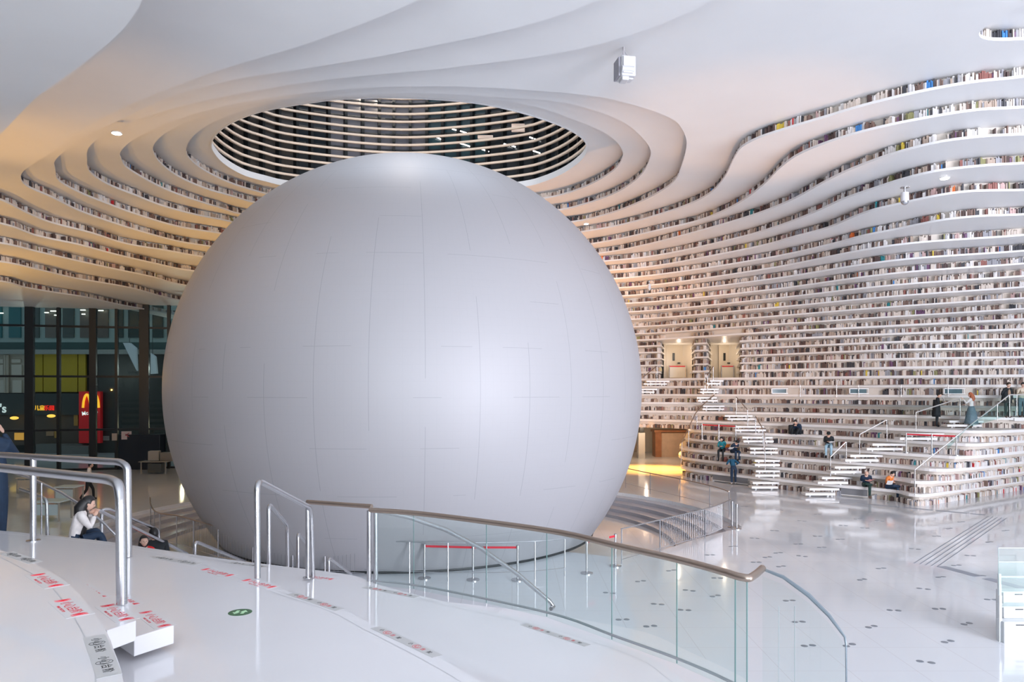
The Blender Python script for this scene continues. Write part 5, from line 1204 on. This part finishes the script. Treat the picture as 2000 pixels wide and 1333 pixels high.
l = G(1829, 835, Z[6]); person(l, -PI/2-.5, 'person in long black hooded coat standing and reading a white paper', BLKC, BLKC, BLKC, HAIRK, over=stand_read, lean=.12, look=(.4, 0), coat=(BLKC, [((0,0,1.36),.19,.13),((0,0,1.15),.215,.15),((0,0,.9),.22,.16),((0,0,.68),.25,.18),((0,0,.52),.245,.175)]), fat=1.05)
sheet((l.x+.26, l.y-.16, l.z+1.32), (.34, .30), -PI/2-.5, -1.2, mat('white_page', (.8, .78, .76), .6), 'white paper held up by the person in the black coat', 'paper', 'paper')
l = G(1897, 837, Z[6]); person(l, .7, 'person with auburn hair, white blouse and long grey-blue skirt, seen from behind', WHT, GSK, BRN, HAIRR, over=dict(elL=(-.27,.12,1.20), wrL=(-.25,.26,1.38), elR=(.22,.08,1.1), wrR=(.10,.25,1.12)), hairlen=.20, skirt=(GSK, [((0,0,1.06),.135,.105),((0,0,.92),.18,.15),((0,0,.6),.27,.22),((0,0,.22),.34,.28)]), look=(.1, -.2))
zp = Z[6]+.49
l = Vector(((1967-CX)/F*35.6, 35.6, zp)); person(l, PI+.15, 'person in open black coat over a beige top standing on the glass platform', BLKC, DGR, BRN, HAIRB, over=dict(wrR=(.30,.16,.98), elR=(.30,0,1.15)), coat=(BLKC, [((0,-.01,1.38),.17,.10),((0,-.01,1.2),.23,.14),((0,-.02,.95),.25,.15),((0,-.02,.72),.27,.16)]), lean=.08, look=(.4, .2))
mb = MB(); mb.ell((0, .125, 1.12), (.075, .045, .27)); q_ = mb.build('sweater_front', BEI, None, smooth=True); q_.parent = bpy.data.objects[[o.name for o in bpy.data.objects if o.get('label', '').startswith('person in open black coat')][0]]
l = Vector(((1996-CX)/F*35.9, 35.9, zp)); person(l, PI-.2, 'person in cream coat and blue trousers at the frame edge on the glass platform', CRMC, GSK, BRN, HAIRK, over=stand_read, lean=.1, look=(.4, 0), fat=1.1)
l = Vector(((1999-CX)/F*37.6, 37.6, Z[7]+.3)); person(l, 2.0, 'person in pale pink top at the frame edge, above the one in the cream coat', PINK, GSK, BRN, HAIRB, lean=.1)
# left side
l = Vector(((140-CX)/F*11.1, 11.1, Z[5])); person(l, -.95, 'girl with long black hair and white sweater sitting on the step edge with a snack', WHT, NAVY, BLKC, HAIRK, 'sit', over=dict(elL=(-.20,.22,.34), wrL=(-.05,.28,.52), elR=(.20,.24,.34), wrR=(.06,.32,.50), knL=(-.14,.38,.24), knR=(.12,.40,.22), anL=(-.12,.5,-.2), anR=(.12,.52,-.2), toL=(-.12,.62,-.24), toR=(.12,.64,-.24)), lean=.22, hairlen=.42, look=(.2, 0), scale=.92)
l = Vector(((281-CX)/F*13.7, 13.7, Z[3])); person(l, PI+.5, 'child in red top with dark hair, face turned to the viewer, behind the step edge', REDC, BLKC, BLKC, HAIRK, 'sit', scale=.86, hairlen=.1, look=(0, .2))
l = Vector(((305-CX)/F*13.9, 13.9, Z[3])); person(l, .6, 'person in black coat sitting beside the child in red, seen from behind', BLKC, BLKC, BLKC, HAIRK, 'sit', lean=.3, fat=1.3, scale=.98)
l = Vector(((-17-CX)/F*10.9, 10.9, Z[5])); person(l, .4, 'person in dark blue jacket at the frame edge, raising hands to the face', NAVY, NAVY, BLKC, HAIRB, over=dict(elL=(-.24,.18,1.2), wrL=(-.07,.24,1.50), elR=(.24,.18,1.2), wrR=(.09,.22,1.52)), scale=1.13, fat=1.25)
l = P(172, 978, 0); person(l, -1.1, 'person in white top and dark trousers walking across the dim floor', WHT, BLKC, BLKC, HAIRK, over=dict(knL=(-.10,.20,.50), anL=(-.10,.22,.09), toL=(-.10,.35,.05), knR=(.10,-.05,.49), anR=(.10,-.30,.14), toR=(.10,-.22,.05), wrL=(-.22,-.12,.88), wrR=(.22,.25,.98)), lean=.1)
l = P(8, 992, 0); person(l+Vector((-.5, .6, 0)), -1.4, 'person in brown trousers standing at the frame edge on the dim floor', BEI, BRN, BLKC, HAIRK)
for o in list(bpy.data.objects):
    if o.name.startswith('skeleton'): bpy.data.objects.remove(o)
